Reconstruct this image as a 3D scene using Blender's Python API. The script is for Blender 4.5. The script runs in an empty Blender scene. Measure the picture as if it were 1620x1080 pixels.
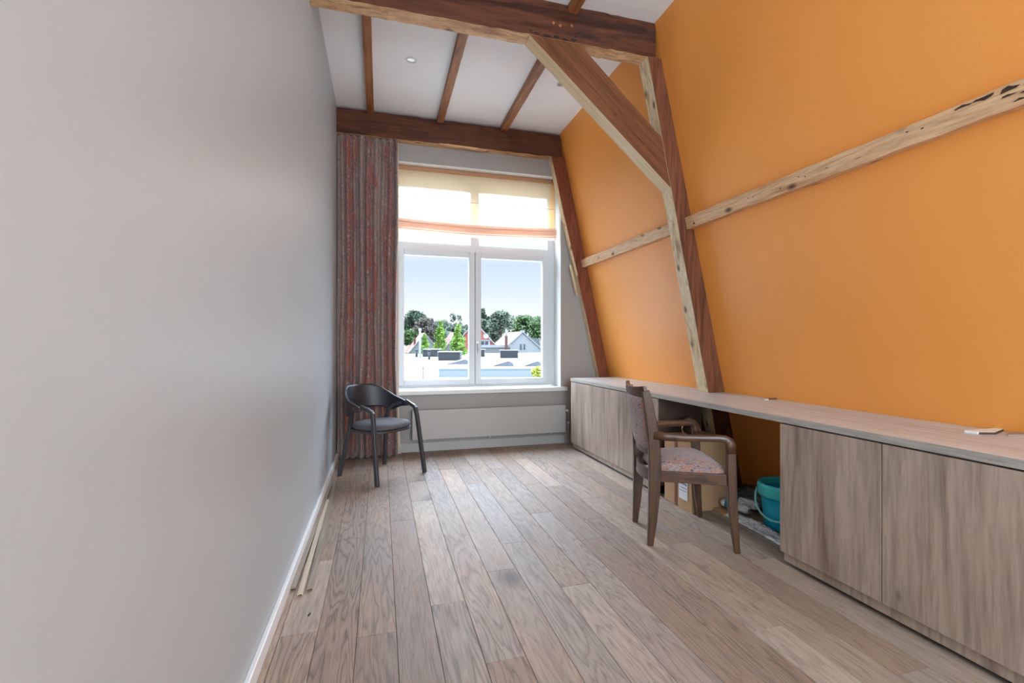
import bpy, bmesh, math, random
from mathutils import Vector, Matrix
random.seed(11)
SC = bpy.context.scene
COL = SC.collection
PI = math.pi

# ------------------------------------------------------------------ camera
cd = bpy.data.cameras.new('camera'); cam = bpy.data.objects.new('camera', cd); COL.objects.link(cam)
cd.sensor_width = 36.0; cd.lens = 742.1/1620*36.0
cd.shift_y = 3.3/1620; cd.clip_start = 0.05; cd.clip_end = 600
cam.location = (0, 0, 1.18); cam.rotation_euler = (PI/2, 0, -0.27317)
SC.camera = cam
SC.view_settings.view_transform = 'Standard'; SC.view_settings.look = 'None'
SC.view_settings.exposure = 0.74; SC.view_settings.gamma = 1.0
SC.view_settings.use_curve_mapping = False
SC.cycles.max_bounces = 10; SC.cycles.diffuse_bounces = 7; SC.cycles.glossy_bounces = 4
SC.cycles.transmission_bounces = 8; SC.cycles.transparent_max_bounces = 16
SC.cycles.sample_clamp_indirect = 6.0

# ------------------------------------------------------------------ sky
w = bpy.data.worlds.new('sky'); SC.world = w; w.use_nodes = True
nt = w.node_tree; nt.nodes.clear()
tc = nt.nodes.new('ShaderNodeTexCoord'); sp = nt.nodes.new('ShaderNodeSeparateXYZ')
nt.links.new(tc.outputs['Generated'], sp.inputs[0])
rp = nt.nodes.new('ShaderNodeValToRGB'); nt.links.new(sp.outputs['Z'], rp.inputs[0])
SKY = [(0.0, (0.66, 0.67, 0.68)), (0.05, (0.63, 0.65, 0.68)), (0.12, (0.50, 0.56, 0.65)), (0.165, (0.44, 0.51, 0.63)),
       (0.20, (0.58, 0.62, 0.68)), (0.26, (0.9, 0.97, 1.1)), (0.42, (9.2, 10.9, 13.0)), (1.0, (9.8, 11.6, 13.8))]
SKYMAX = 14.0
el = rp.color_ramp.elements
while len(el) < len(SKY): el.new(0.5)
for e, (p, c) in zip(el, SKY):
    e.position = p; e.color = tuple(v/SKYMAX for v in c) + (1,)
# the sunny side of the sky, behind the house, is much brighter than the side seen through the window
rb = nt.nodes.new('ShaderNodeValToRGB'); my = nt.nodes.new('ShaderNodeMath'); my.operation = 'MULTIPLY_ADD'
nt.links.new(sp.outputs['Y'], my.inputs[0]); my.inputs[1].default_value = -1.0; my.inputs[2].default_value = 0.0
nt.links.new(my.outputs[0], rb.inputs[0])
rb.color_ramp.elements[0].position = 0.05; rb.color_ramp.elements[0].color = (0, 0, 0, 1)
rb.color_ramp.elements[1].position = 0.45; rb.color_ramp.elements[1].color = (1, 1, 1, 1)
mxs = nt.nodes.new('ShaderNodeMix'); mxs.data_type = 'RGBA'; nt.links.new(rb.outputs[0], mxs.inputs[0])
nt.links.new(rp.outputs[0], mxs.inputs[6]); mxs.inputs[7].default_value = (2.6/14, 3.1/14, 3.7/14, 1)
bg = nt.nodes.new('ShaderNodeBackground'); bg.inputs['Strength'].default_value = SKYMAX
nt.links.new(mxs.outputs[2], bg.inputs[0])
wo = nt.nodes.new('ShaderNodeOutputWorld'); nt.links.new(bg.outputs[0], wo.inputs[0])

# sun: behind the house, high on the left; it never enters the window in view
sd = bpy.data.lights.new('sun', 'SUN'); sd.energy = 1.5; sd.angle = 0.01; sd.color = (1, 0.96, 0.9)
so = bpy.data.objects.new('sun', sd); COL.objects.link(so)
so.rotation_euler = Vector((0.55, 0.60, -0.75)).to_track_quat('-Z', 'Y').to_euler()

# portals: they only guide the sampling of the sky through the two glazed openings
def portal(name, loc, rot, sx, sy):
    l = bpy.data.lights.new(name, 'AREA'); l.shape = 'RECTANGLE'; l.size = sx; l.size_y = sy; l.cycles.is_portal = True
    o = bpy.data.objects.new(name, l); COL.objects.link(o); o.location = loc; o.rotation_euler = rot
portal('portal_window', (1.09, 5.52, 1.90), (math.radians(-90), 0, 0), 1.95, 2.5)
portal('portal_rear', (1.05, -2.78, 1.75), (math.radians(90), 0, 0), 2.7, 2.5)
# unseen fill lamp, added just inside the opening behind the camera
l = bpy.data.lights.new('rear_fill', 'AREA'); l.shape = 'RECTANGLE'; l.size = 2.5; l.size_y = 2.3
l.energy = 88; l.color = (0.78, 0.92, 1.0)
o = bpy.data.objects.new('rear_fill', l); COL.objects.link(o); o.location = (1.05, -2.56, 1.75); o.rotation_euler = (math.radians(90), 0, 0)

# ------------------------------------------------------------------ helpers
def s2l(c):
    return tuple(((v/255)/12.92 if v/255 <= 0.04045 else ((v/255+0.055)/1.055)**2.4) for v in c)
def new_mat(name):
    m = bpy.data.materials.new(name); m.use_nodes = True
    n = m.node_tree.nodes; b = n['Principled BSDF']
    return m, m.node_tree, b
def N(nt, typ, **kw):
    n = nt.nodes.new(typ)
    for k, v in kw.items(): setattr(n, k, v)
    return n
def L(nt, a, b): nt.links.new(a, b)
def setin(nt, sock, v):
    if hasattr(v, 'links'): nt.links.new(v, sock)
    else: sock.default_value = v
def math_(nt, op, a, b=None, c=None):
    n = nt.nodes.new('ShaderNodeMath'); n.operation = op
    setin(nt, n.inputs[0], a)
    if b is not None: setin(nt, n.inputs[1], b)
    if c is not None: setin(nt, n.inputs[2], c)
    return n.outputs[0]
def mixc(nt, fac, a, b, typ='MIX'):
    n = nt.nodes.new('ShaderNodeMix'); n.data_type = 'RGBA'; n.blend_type = typ
    setin(nt, n.inputs[0], fac)
    for i, v in ((6, a), (7, b)):
        if hasattr(v, 'links'): nt.links.new(v, n.inputs[i])
        else: n.inputs[i].default_value = tuple(v)[:3] + (1,)
    return n.outputs[2]
def ramp(nt, fac, stops, interp='LINEAR'):
    n = nt.nodes.new('ShaderNodeValToRGB'); n.color_ramp.interpolation = interp
    e = n.color_ramp.elements
    while len(e) < len(stops): e.new(0.5)
    for x, (p, c) in zip(e, stops):
        x.position = p; x.color = (tuple(c)[:3] + (1,)) if hasattr(c, '__len__') else (c, c, c, 1)
    nt.links.new(fac, n.inputs[0]); return n.outputs[0]
def noise(nt, vec, scale, detail=4, rough=0.5, dist=0.0):
    n = nt.nodes.new('ShaderNodeTexNoise'); nt.links.new(vec, n.inputs['Vector'])
    n.inputs['Scale'].default_value = scale; n.inputs['Detail'].default_value = detail
    n.inputs['Roughness'].default_value = rough; n.inputs['Distortion'].default_value = dist
    return n.outputs['Fac']
def mapping(nt, vec, scale=(1, 1, 1), loc=(0, 0, 0), rot=(0, 0, 0)):
    n = nt.nodes.new('ShaderNodeMapping'); nt.links.new(vec, n.inputs[0])
    n.inputs['Scale'].default_value = scale; n.inputs['Location'].default_value = loc
    n.inputs['Rotation'].default_value = rot
    return n.outputs[0]
def objco(nt): return nt.nodes.new('ShaderNodeTexCoord').outputs['Object']
def bump(nt, b, h, strength=0.2, dist=0.01):
    n = nt.nodes.new('ShaderNodeBump'); n.inputs['Strength'].default_value = strength
    n.inputs['Distance'].default_value = dist; nt.links.new(h, n.inputs['Height'])
    nt.links.new(n.outputs[0], b.inputs['Normal'])

def plain(name, rgb, rough=0.5, metal=0.0, spec=0.5, bumpy=0.0, bscale=200, mottled=0.0, coat=0.0):
    m, nt, b = new_mat(name); c = s2l(rgb)
    b.inputs['Roughness'].default_value = rough; b.inputs['Metallic'].default_value = metal
    b.inputs['Specular IOR Level'].default_value = spec
    b.inputs['Coat Weight'].default_value = coat
    co = objco(nt)
    if mottled:
        f = noise(nt, co, 3.0, 5, 0.6)
        L(nt, mixc(nt, f, tuple(v*(1-mottled) for v in c), tuple(min(1, v*(1+mottled)) for v in c)), b.inputs['Base Color'])
    else: b.inputs['Base Color'].default_value = c + (1,)
    if bumpy: bump(nt, b, noise(nt, co, bscale, 3), bumpy, 0.002)
    return m

def wood(name, cols, axis='Z', across=22, along=1.3, rough=0.5, knots=0.0, knotcol=(60, 40, 28), fine=0.35, bmp=0.25, streak=None, dist=0.8, spec=0.5, roty=0.0):
    m, nt, b = new_mat(name); co = objco(nt)
    if roty: co = mapping(nt, co, rot=(0, roty, 0))
    s = {'X': (along, across, across), 'Y': (across, along, across), 'Z': (across, across, along)}[axis]
    v = mapping(nt, co, s)
    warp = noise(nt, mapping(nt, co, tuple(x*0.35 for x in s)), 1.0, 3)
    vv = nt.nodes.new('ShaderNodeVectorMath'); vv.operation = 'ADD'
    L(nt, v, vv.inputs[0])
    cx = nt.nodes.new('ShaderNodeCombineXYZ')
    k = math_(nt, 'MULTIPLY', warp, dist*4)
    for i in range(3): L(nt, k, cx.inputs[i])
    L(nt, cx.outputs[0], vv.inputs[1])
    n1 = noise(nt, vv.outputs[0], 1.0, 7, 0.6, 0.5)
    n = len(cols); col = ramp(nt, n1, [(0.28+0.44*i/(n-1), s2l(c)) for i, c in enumerate(cols)])
    n2 = noise(nt, mapping(nt, co, tuple(x*5 if x != along else x*4 for x in s)), 1.0, 4, 0.7)
    dark = ramp(nt, n2, [(0.36, 1-fine), (0.56, 1.0)])
    col = mixc(nt, 1.0, col, dark, 'MULTIPLY')
    if streak:
        n3 = noise(nt, mapping(nt, co, tuple(x*0.45 if x != along else x*0.5 for x in s), (3.1, 1.7, 5.3)), 1.0, 5, 0.6, 1.0)
        st = ramp(nt, n3, [(0.60, 0.0), (0.68, 1.0)])
        col = mixc(nt, math_(nt, 'MULTIPLY', st, 0.8), col, s2l(streak))
    if knots:
        vo = nt.nodes.new('ShaderNodeTexVoronoi'); vo.inputs['Scale'].default_value = knots
        ks = {'X': (0.5, 1, 1), 'Y': (1, 0.5, 1), 'Z': (1, 1, 0.5)}[axis]
        L(nt, mapping(nt, co, ks), vo.inputs['Vector'])
        kf = ramp(nt, vo.outputs['Distance'], [(0.035*knots/4, 0.9), (0.09*knots/4, 0.0)])
        col = mixc(nt, kf, col, s2l(knotcol))
    L(nt, col, b.inputs['Base Color'])
    b.inputs['Roughness'].default_value = rough
    b.inputs['Specular IOR Level'].default_value = spec
    bump(nt, b, n2, bmp, 0.003)
    return m

def wire(bm, pts, closed=False): return [bm.verts.new(p) for p in pts]
def add_box(bm, x0, x1, y0, y1, z0, z1, mi=0):
    v = [bm.verts.new(p) for p in ((x0,y0,z0),(x1,y0,z0),(x1,y1,z0),(x0,y1,z0),(x0,y0,z1),(x1,y0,z1),(x1,y1,z1),(x0,y1,z1))]
    fs = []
    for f in ((0,3,2,1),(4,5,6,7),(0,1,5,4),(1,2,6,5),(2,3,7,6),(3,0,4,7)):
        q = bm.faces.new([v[i] for i in f]); q.material_index = mi; fs.append(q)
    return v, fs
def add_prism(bm, poly, vec, mi=0):
    """polygon (3D points) extruded by vec"""
    a = [bm.verts.new(p) for p in poly]; d = Vector(vec); c = [bm.verts.new(Vector(p)+d) for p in poly]
    n = len(poly); fs = []
    fs.append(bm.faces.new(a[::-1])); fs.append(bm.faces.new(c))
    for i in range(n): fs.append(bm.faces.new((a[i], a[(i+1) % n], c[(i+1) % n], c[i])))
    for f in fs: f.material_index = mi
    return fs
def add_tube(bm, pts, r, seg=12, cap=True, mi=0, flat=None, up=(0, 0, 1)):
    """sweep a circle (or a flat=(w,h) rounded rectangle) along points; r is a number or a list"""
    pts = [Vector(p) for p in pts]; n = len(pts); rings = []
    prev = None
    for i, p in enumerate(pts):
        t = (pts[min(i+1, n-1)] - pts[max(i-1, 0)]).normalized()
        u = Vector(up); u = (u - t*u.dot(t))
        if u.length < 1e-3: u = prev if prev is not None else Vector((1, 0, 0)); u = (u - t*u.dot(t))
        u.normalize(); prev = u; s = t.cross(u)
        ring = []
        if flat:
            fw, fh = (flat[i] if isinstance(flat[0], (tuple, list)) else flat)
            c = min(fw, fh)*0.22
            prof = [(fw-c, fh), (fw, fh-c), (fw, -fh+c), (fw-c, -fh), (-fw+c, -fh), (-fw, -fh+c), (-fw, fh-c), (-fw+c, fh)]
            for a, b_ in prof: ring.append(bm.verts.new(p + s*a + u*b_))
        else:
            rr = r[i] if isinstance(r, (list, tuple)) else r
            for k in range(seg):
                a = 2*PI*k/seg; ring.append(bm.verts.new(p + s*math.cos(a)*rr + u*math.sin(a)*rr))
        rings.append(ring)
    m = len(rings[0])
    for i in range(n-1):
        for k in range(m):
            f = bm.faces.new((rings[i][k], rings[i][(k+1) % m], rings[i+1][(k+1) % m], rings[i+1][k])); f.material_index = mi; f.smooth = not flat
    if cap:
        f = bm.faces.new(rings[0][::-1]); f.material_index = mi
        f = bm.faces.new(rings[-1]); f.material_index = mi
def add_lathe(bm, prof, c=(0, 0, 0), seg=32, mi=0, sx=1.0, sy=1.0):
    rings = []
    for r, z in prof:
        if r < 1e-5: rings.append([bm.verts.new((c[0], c[1], c[2]+z))])
        else: rings.append([bm.verts.new((c[0]+sx*r*math.cos(2*PI*k/seg), c[1]+sy*r*math.sin(2*PI*k/seg), c[2]+z)) for k in range(seg)])
    for a, b_ in zip(rings, rings[1:]):
        for k in range(seg):
            k2 = (k+1) % seg
            q = [a[0]] if len(a) == 1 else [a[k], a[k2]]
            q += [b_[0]] if len(b_) == 1 else [b_[k2], b_[k]]
            if len(set(q)) >= 3:
                f = bm.faces.new(q); f.smooth = True; f.material_index = mi
def obj(name, bm, mats, parent=None, bev=0.0, seg=2, loc=None, solid=0.0, subs=0, recalc=True, smooth=False):
    if recalc: bmesh.ops.recalc_face_normals(bm, faces=bm.faces)
    me = bpy.data.meshes.new(name); bm.to_mesh(me); bm.free()
    if not isinstance(mats, (list, tuple)): mats = [mats]
    for m in mats: me.materials.append(m)
    o = bpy.data.objects.new(name, me); COL.objects.link(o)
    if smooth:
        for p in me.polygons: p.use_smooth = True
    if parent is not None: o.parent = parent
    if loc is not None: o.location = loc
    if solid:
        md = o.modifiers.new('thickness', 'SOLIDIFY'); md.thickness = solid; md.offset = 0
    if subs:
        md = o.modifiers.new('subdivision', 'SUBSURF'); md.levels = subs; md.render_levels = subs
    if bev:
        md = o.modifiers.new('bevel', 'BEVEL'); md.width = bev; md.segments = seg; md.limit_method = 'ANGLE'; md.angle_limit = 0.6
    return o
def obj_split(name, bm, mats, parent=None, bev=0.0, seg=2, loc=None, **kw):
    """every separate piece of the mesh becomes a part of its own"""
    bm.verts.index_update(); bm.verts.ensure_lookup_table(); seen = set(); out = []
    for v0 in list(bm.verts):
        if v0 in seen: continue
        st = [v0]; isl = []; seen.add(v0)
        while st:
            v = st.pop(); isl.append(v)
            for e in v.link_edges:
                w_ = e.other_vert(v)
                if w_ not in seen: seen.add(w_); st.append(w_)
        nb_ = bmesh.new(); mp_ = {v: nb_.verts.new(v.co) for v in isl}; fs = set(f for v in isl for f in v.link_faces)
        for f in fs:
            q = nb_.faces.new([mp_[v] for v in f.verts]); q.material_index = f.material_index; q.smooth = f.smooth
        out.append(obj(name, nb_, mats, parent, bev, seg, loc, **kw))
    bm.free(); return out
def tag(o, label=None, cat=None, group=None, kind=None):
    if label: o['label'] = label
    if cat: o['category'] = cat
    if group: o['group'] = group
    if kind: o['kind'] = kind
    return o
def thing(name, label, cat, loc=(0, 0, 0), rz=0, group=None):
    o = bpy.data.objects.new(name, None); COL.objects.link(o); o.empty_display_size = 0.1
    o.location = loc; o.rotation_euler = (0, 0, rz)
    return tag(o, label, cat, group)
def NB(): return bmesh.new()
def boxobj(name, b, mats, parent=None, bev=0.0, loc=None):
    bm = NB(); add_box(bm, *b); return obj(name, bm, mats, parent, bev, loc=loc)

# ------------------------------------------------------------------ materials
def wallpaint(name, rgb, rough, bs=0.12, mott=0.05, scale=260, spec=0.5):
    m, nt, b = new_mat(name); co = objco(nt); c = s2l(rgb)
    f = noise(nt, co, 1.6, 5, 0.6)
    L(nt, mixc(nt, f, tuple(v*(1-mott) for v in c), tuple(min(1, v*(1+mott)) for v in c)), b.inputs['Base Color'])
    b.inputs['Roughness'].default_value = rough; b.inputs['Specular IOR Level'].default_value = spec
    h = math_(nt, 'ADD', math_(nt, 'MULTIPLY', noise(nt, co, scale, 3), 0.7), noise(nt, co, 12, 3))
    bump(nt, b, h, bs, 0.003)
    return m
M = {}
M['wall'] = wallpaint('grey_wall_paint', (177, 186, 191), 0.42, 0.10, 0.025)
M['orange'] = wallpaint('orange_wall_paint', (236, 154, 72), 0.44, 0.20, 0.03, 180)
M['greywall'] = wallpaint('taupe_wall_paint', (158, 153, 148), 0.5, 0.05, 0.02)
M['ceil'] = wallpaint('ceiling_paint', (242, 243, 244), 0.6, 0.03, 0.01)
M['white'] = plain('white_lacquer', (226, 226, 224), 0.35)
M['frame'] = plain('window_frame_paint', (206, 210, 212), 0.35)
M['skirt'] = plain('skirting_paint', (224, 226, 228), 0.4)
M['rad'] = plain('radiator_enamel', (176, 172, 167), 0.4)
M['chrome'] = plain('brushed_steel', (190, 190, 190), 0.3, 1.0)
M['black'] = plain('black_plastic', (20, 20, 22), 0.5)
M['beamdark'] = wood('old_stained_timber', [(50, 27, 19), (80, 46, 33), (102, 62, 43), (72, 43, 33)], 'X', 9, 1.0, 0.55, 0.0, (30, 18, 14), 0.35, 0.5, streak=(50, 36, 34), spec=0.2)
M['beamlight'] = wood('scraped_timber_edge', [(128, 82, 48), (196, 148, 100), (216, 176, 132), (168, 112, 70)], 'X', 14, 2.6, 0.6, 9.0, (60, 32, 20), 0.4, 0.4)
M['postdark'] = wood('old_stained_post', [(70, 38, 24), (104, 62, 42), (126, 78, 54), (92, 56, 42)], 'Z', 11, 1.0, 0.55, 5.0, (52, 32, 24), 0.35, 0.5, spec=0.2)
M['postred'] = wood('red_stained_post', [(92, 44, 28), (128, 70, 48), (142, 82, 58), (96, 52, 44)], 'Z', 11, 1.0, 0.5, 4.0, (52, 32, 24), 0.3, 0.4, spec=0.2)
M['postlight'] = wood('scraped_post_edge', [(150, 112, 72), (206, 178, 138), (222, 200, 166), (180, 146, 104)], 'Z', 16, 2.0, 0.6, 8.0, (84, 56, 40), 0.3, 0.4)
M['bracedark'] = wood('brace_timber', [(84, 50, 30), (112, 70, 44), (124, 80, 52), (100, 62, 40)], 'X', 18, 0.9, 0.55, 6.0, (66, 40, 26), 0.3, 0.35, spec=0.2, roty=-0.714, dist=0.35)
M['bracelight'] = wood('pine_brace_edge', [(186, 156, 112), (208, 180, 138), (216, 190, 150)], 'X', 18, 0.9, 0.55, 2.2, (130, 84, 50), 0.15, 0.2, roty=-0.714, dist=0.35)
M['purlin'] = wood('raw_pine_purlin', [(176, 120, 78), (206, 160, 116), (222, 182, 142), (196, 146, 102)], 'Y', 20, 1.6, 0.55, 9.0, (62, 32, 20), 0.25, 0.3)
M['joist'] = wood('brown_joist', [(100, 58, 34), (142, 90, 54), (168, 110, 66), (128, 78, 46)], 'Y', 14, 1.3, 0.55, 0, (50, 30, 20), 0.35, 0.4)
M['cab'] = wood('grey_oak_laminate', [(128, 106, 92), (156, 136, 120), (176, 156, 140), (146, 124, 110)], 'Z', 9, 0.8, 0.36, 3.2, (78, 60, 50), 0.30, 0.10, streak=(104, 88, 80), spec=0.8)
M['top'] = wood('grey_oak_worktop', [(166, 160, 156), (194, 190, 188), (210, 207, 205), (182, 176, 174)], 'Y', 20, 1.0, 0.36, 0, (70, 52, 44), 0.25, 0.1)
M['topedge'] = wood('worktop_edge_band', [(150, 142, 134), (172, 164, 156), (180, 172, 164)], 'Y', 30, 2.0, 0.4, 0, (70, 52, 44), 0.25, 0.1)
M['carcass'] = plain('dark_carcass_board', (84, 68, 58), 0.5, mottled=0.15)
M['trim'] = wood('oak_profile', [(120, 106, 94), (150, 136, 122), (164, 150, 134)], 'Y', 60, 2.0, 0.45, 0, (0, 0, 0), 0.2, 0.1)
M['trimpale'] = wood('pale_profile', [(184, 168, 146), (206, 190, 168), (214, 200, 180)], 'Y', 60, 2.0, 0.45, 0, (0, 0, 0), 0.12, 0.1)
M['walnut'] = wood('brown_chair_wood', [(40, 24, 15), (66, 42, 27), (84, 55, 36), (54, 34, 23)], 'Z', 26, 3.0, 0.32, 0, (0, 0, 0), 0.25, 0.1)
M['walnutx'] = wood('brown_chair_rail_wood', [(42, 25, 16), (70, 44, 28), (90, 60, 40), (58, 37, 25)], 'X', 26, 3.0, 0.30, 0, (0, 0, 0), 0.25, 0.1)
M['darkmetal'] = plain('dark_grey_frame', (70, 68, 72), 0.38, 0.3)
M['leather'] = plain('black_leather', (38, 40, 46), 0.42, bumpy=0.25, bscale=300)
M['leatherout'] = plain('brown_shell_back', (58, 42, 42), 0.5)
M['velvet'] = plain('grey_seat_fabric', (84, 82, 88), 0.8, bumpy=0.2, bscale=400, mottled=0.08)
M['card'] = plain('cardboard', (176, 140, 104), 0.75, mottled=0.06)
M['carddark'] = plain('cardboard_tape', (116, 70, 52), 0.5)
M['paper'] = plain('paper_label', (218, 218, 222), 0.6)
M['ink'] = plain('label_print', (96, 96, 104), 0.6)
M['teal'] = plain('teal_plastic', (0, 176, 212), 0.35)
M['tealrim'] = plain('teal_rim_plastic', (70, 216, 220), 0.35)
M['handle'] = plain('pale_plastic_handle', (160, 228, 220), 0.4)

# floor oak: each plank carries its own random tone
def floor_mat():
    m, nt, b = new_mat('oak_planks')
    at = nt.nodes.new('ShaderNodeAttribute'); at.attribute_name = 'plank'
    se = nt.nodes.new('ShaderNodeSeparateColor'); L(nt, at.outputs['Color'], se.inputs[0])
    r, g, bl = se.outputs
    co = objco(nt)
    off = nt.nodes.new('ShaderNodeCombineXYZ')
    L(nt, math_(nt, 'MULTIPLY', r, 37.0), off.inputs[0]); L(nt, math_(nt, 'MULTIPLY', g, 53.0), off.inputs[1]); L(nt, math_(nt, 'MULTIPLY', bl, 19.0), off.inputs[2])
    va = nt.nodes.new('ShaderNodeVectorMath'); va.operation = 'ADD'; L(nt, co, va.inputs[0]); L(nt, off.outputs[0], va.inputs[1])
    v = va.outputs[0]
    # cathedral grain: contour lines of a stretched noise field
    base = noise(nt, mapping(nt, v, (7.5, 0.85, 1)), 1.0, 3, 0.5, 0.25)
    fine = noise(nt, mapping(nt, v, (60, 5, 1)), 1.0, 4, 0.6)
    ring = math_(nt, 'FRACT', math_(nt, 'ADD', math_(nt, 'MULTIPLY', base, 15.0), math_(nt, 'MULTIPLY', fine, 0.45)))
    ringd = ramp(nt, ring, [(0.0, 0.36), (0.16, 0.86), (0.55, 1.0), (0.9, 0.62), (1.0, 0.36)])
    tone = ramp(nt, r, [(0.0, s2l((152, 126, 106))), (0.25, s2l((180, 156, 136))), (0.5, s2l((160, 144, 134))), (0.75, s2l((188, 170, 154))), (1.0, s2l((166, 138, 114)))])
    patch = noise(nt, mapping(nt, v, (3.0, 1.1, 1)), 1.0, 4, 0.6)
    tone = mixc(nt, ramp(nt, patch, [(0.35, 0.0), (0.7, 0.55)]), tone, s2l((130, 124, 122)))
    pore = ramp(nt, noise(nt, mapping(nt, v, (240, 9, 1)), 1.0, 3, 0.7), [(0.35, 0.62), (0.55, 1.0)])
    amt = math_(nt, 'ADD', math_(nt, 'MULTIPLY', g, 0.5), 0.35)
    col = mixc(nt, amt, tone, mixc(nt, 1.0, tone, ringd, 'MULTIPLY'))
    col = mixc(nt, 0.75, col, mixc(nt, 1.0, col, pore, 'MULTIPLY'))
    vo = nt.nodes.new('ShaderNodeTexVoronoi'); vo.inputs['Scale'].default_value = 1.7; L(nt, mapping(nt, v, (1, 0.6, 1)), vo.inputs['Vector'])
    kn = ramp(nt, vo.outputs['Distance'], [(0.03, 0.75), (0.14, 0.0)])
    col = mixc(nt, kn, col, s2l((66, 52, 50)))
    L(nt, col, b.inputs['Base Color'])
    rg = ramp(nt, fine, [(0.3, 0.56), (0.7, 0.70)])
    L(nt, rg, b.inputs['Roughness'])
    b.inputs['Specular IOR Level'].default_value = 0.6
    bump(nt, b, math_(nt, 'ADD', pore, math_(nt, 'MULTIPLY', ringd, 0.5)), 0.12, 0.002)
    return m
M['floor'] = floor_mat()
M['gap'] = plain('dark_seam', (40, 34, 32), 0.8)

def curtain_mat():
    m, nt, b = new_mat('paisley_curtain')
    uv = nt.nodes.new('ShaderNodeUVMap').outputs[0]
    su = nt.nodes.new('ShaderNodeSeparateXYZ'); L(nt, uv, su.inputs[0])
    wn = noise(nt, mapping(nt, uv, (3.0, 2.0, 1)), 1.0, 2)
    # alternating ornament bands
    ph = math_(nt, 'FRACT', math_(nt, 'ADD', math_(nt, 'MULTIPLY', su.outputs[0], 2.1), math_(nt, 'MULTIPLY', wn, 1.3)))
    band = ramp(nt, ph, [(0.0, 0.0), (0.42, 0.0), (0.48, 1.0), (0.94, 1.0), (1.0, 0.0)])
    n1 = noise(nt, mapping(nt, uv, (9, 9, 1)), 1.0, 2, 0.4, 1.6)
    c1 = math_(nt, 'FRACT', math_(nt, 'MULTIPLY', n1, 7.0))
    line1 = ramp(nt, c1, [(0.0, 0.0), (0.38, 0.0), (0.46, 1.0), (0.62, 1.0), (0.70, 0.0)])
    n2 = noise(nt, mapping(nt, uv, (30, 30, 1)), 1.0, 2, 0.5, 1.5)
    c2 = math_(nt, 'FRACT', math_(nt, 'MULTIPLY', n2, 6.0))
    line2 = ramp(nt, c2, [(0.0, 0.0), (0.3, 0.0), (0.42, 1.0), (0.68, 1.0), (0.78, 0.0)])
    big = noise(nt, mapping(nt, uv, (5, 4, 1)), 1.0, 3, 0.5, 1.0)
    rust = mixc(nt, ramp(nt, big, [(0.4, 0.0), (0.62, 1.0)]), s2l((150, 80, 66)), s2l((116, 76, 78)))
    rust = mixc(nt, math_(nt, 'MULTIPLY', line1, ramp(nt, big, [(0.4, 0.2), (0.5, 0.9)])), rust, s2l((176, 152, 130)))
    rust = mixc(nt, math_(nt, 'MULTIPLY', line2, 0.35), rust, s2l((120, 112, 118)))
    grey = mixc(nt, line2, s2l((124, 88, 82)), s2l((178, 162, 146)))
    grey = mixc(nt, math_(nt, 'MULTIPLY', line1, 0.6), grey, s2l((112, 106, 118)))
    L(nt, mixc(nt, band, rust, grey), b.inputs['Base Color'])
    b.inputs['Roughness'].default_value = 0.8; b.inputs['Sheen Weight'].default_value = 0.2
    bump(nt, b, n2, 0.15, 0.002)
    return m
M['curtain'] = curtain_mat()
M['lining'] = plain('curtain_lining', (222, 214, 198), 0.8)

def weave_mat():
    m, nt, b = new_mat('multicolour_weave'); co = objco(nt)
    v = mapping(nt, mapping(nt, co, rot=(0.5, 0.25, 0.6)), (5, 60, 60))
    n1 = noise(nt, v, 1.0, 4, 0.7, 0.5)
    n2 = noise(nt, mapping(nt, mapping(nt, co, rot=(0.5, 0.25, 0.6)), (60, 260, 260)), 1.0, 2, 0.6)
    f = math_(nt, 'ADD', math_(nt, 'MULTIPLY', n1, 0.75), math_(nt, 'MULTIPLY', n2, 0.25))
    col = ramp(nt, f, [(0.34, s2l((44, 36, 44))), (0.40, s2l((96, 52, 66))), (0.44, s2l((150, 132, 124))), (0.48, s2l((98, 76, 104))),
                       (0.51, s2l((186, 172, 158))), (0.54, s2l((92, 92, 76))), (0.57, s2l((190, 104, 62))), (0.60, s2l((140, 44, 56))), (0.66, s2l((200, 186, 176)))], 'LINEAR')
    L(nt, col, b.inputs['Base Color']); b.inputs['Roughness'].default_value = 0.9
    b.inputs['Sheen Weight'].default_value = 0.3
    bump(nt, b, n2, 0.7, 0.004)
    return m
M['weave'] = weave_mat()

def sheer_mat(name, rgb, transp, rgb2=None):
    m = bpy.data.materials.new(name); m.use_nodes = True; nt = m.node_tree; nt.nodes.clear()
    o = nt.nodes.new('ShaderNodeOutputMaterial')
    tr = nt.nodes.new('ShaderNodeBsdfTransparent'); tr.inputs[0].default_value = (1, 0.98, 0.95, 1)
    tl = nt.nodes.new('ShaderNodeBsdfTranslucent'); tl.inputs[0].default_value = s2l(rgb) + (1,)
    df = nt.nodes.new('ShaderNodeBsdfDiffuse'); df.inputs[0].default_value = s2l(rgb2 or rgb) + (1,)
    m1 = nt.nodes.new('ShaderNodeMixShader'); m1.inputs[0].default_value = 0.5; L(nt, tl.outputs[0], m1.inputs[1]); L(nt, df.outputs[0], m1.inputs[2])
    co = objco(nt)
    wv = noise(nt, mapping(nt, co, (260, 10, 260)), 1.0, 2)
    fac = ramp(nt, wv, [(0.3, max(0, transp-0.1)), (0.7, min(1, transp+0.1))])
    m2 = nt.nodes.new('ShaderNodeMixShader'); L(nt, fac, m2.inputs[0]); L(nt, m1.outputs[0], m2.inputs[1]); L(nt, tr.outputs[0], m2.inputs[2])
    L(nt, m2.outputs[0], o.inputs[0]); return m
M['sheer'] = sheer_mat('sheer_blind_cloth', (246, 216, 172), 0.46)
M['sheerband'] = sheer_mat('blind_hem_cloth', (240, 190, 130), 0.18)
M['sheerfold'] = sheer_mat('blind_gathered_cloth', (242, 212, 192), 0.10, (224, 196, 182))

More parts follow.
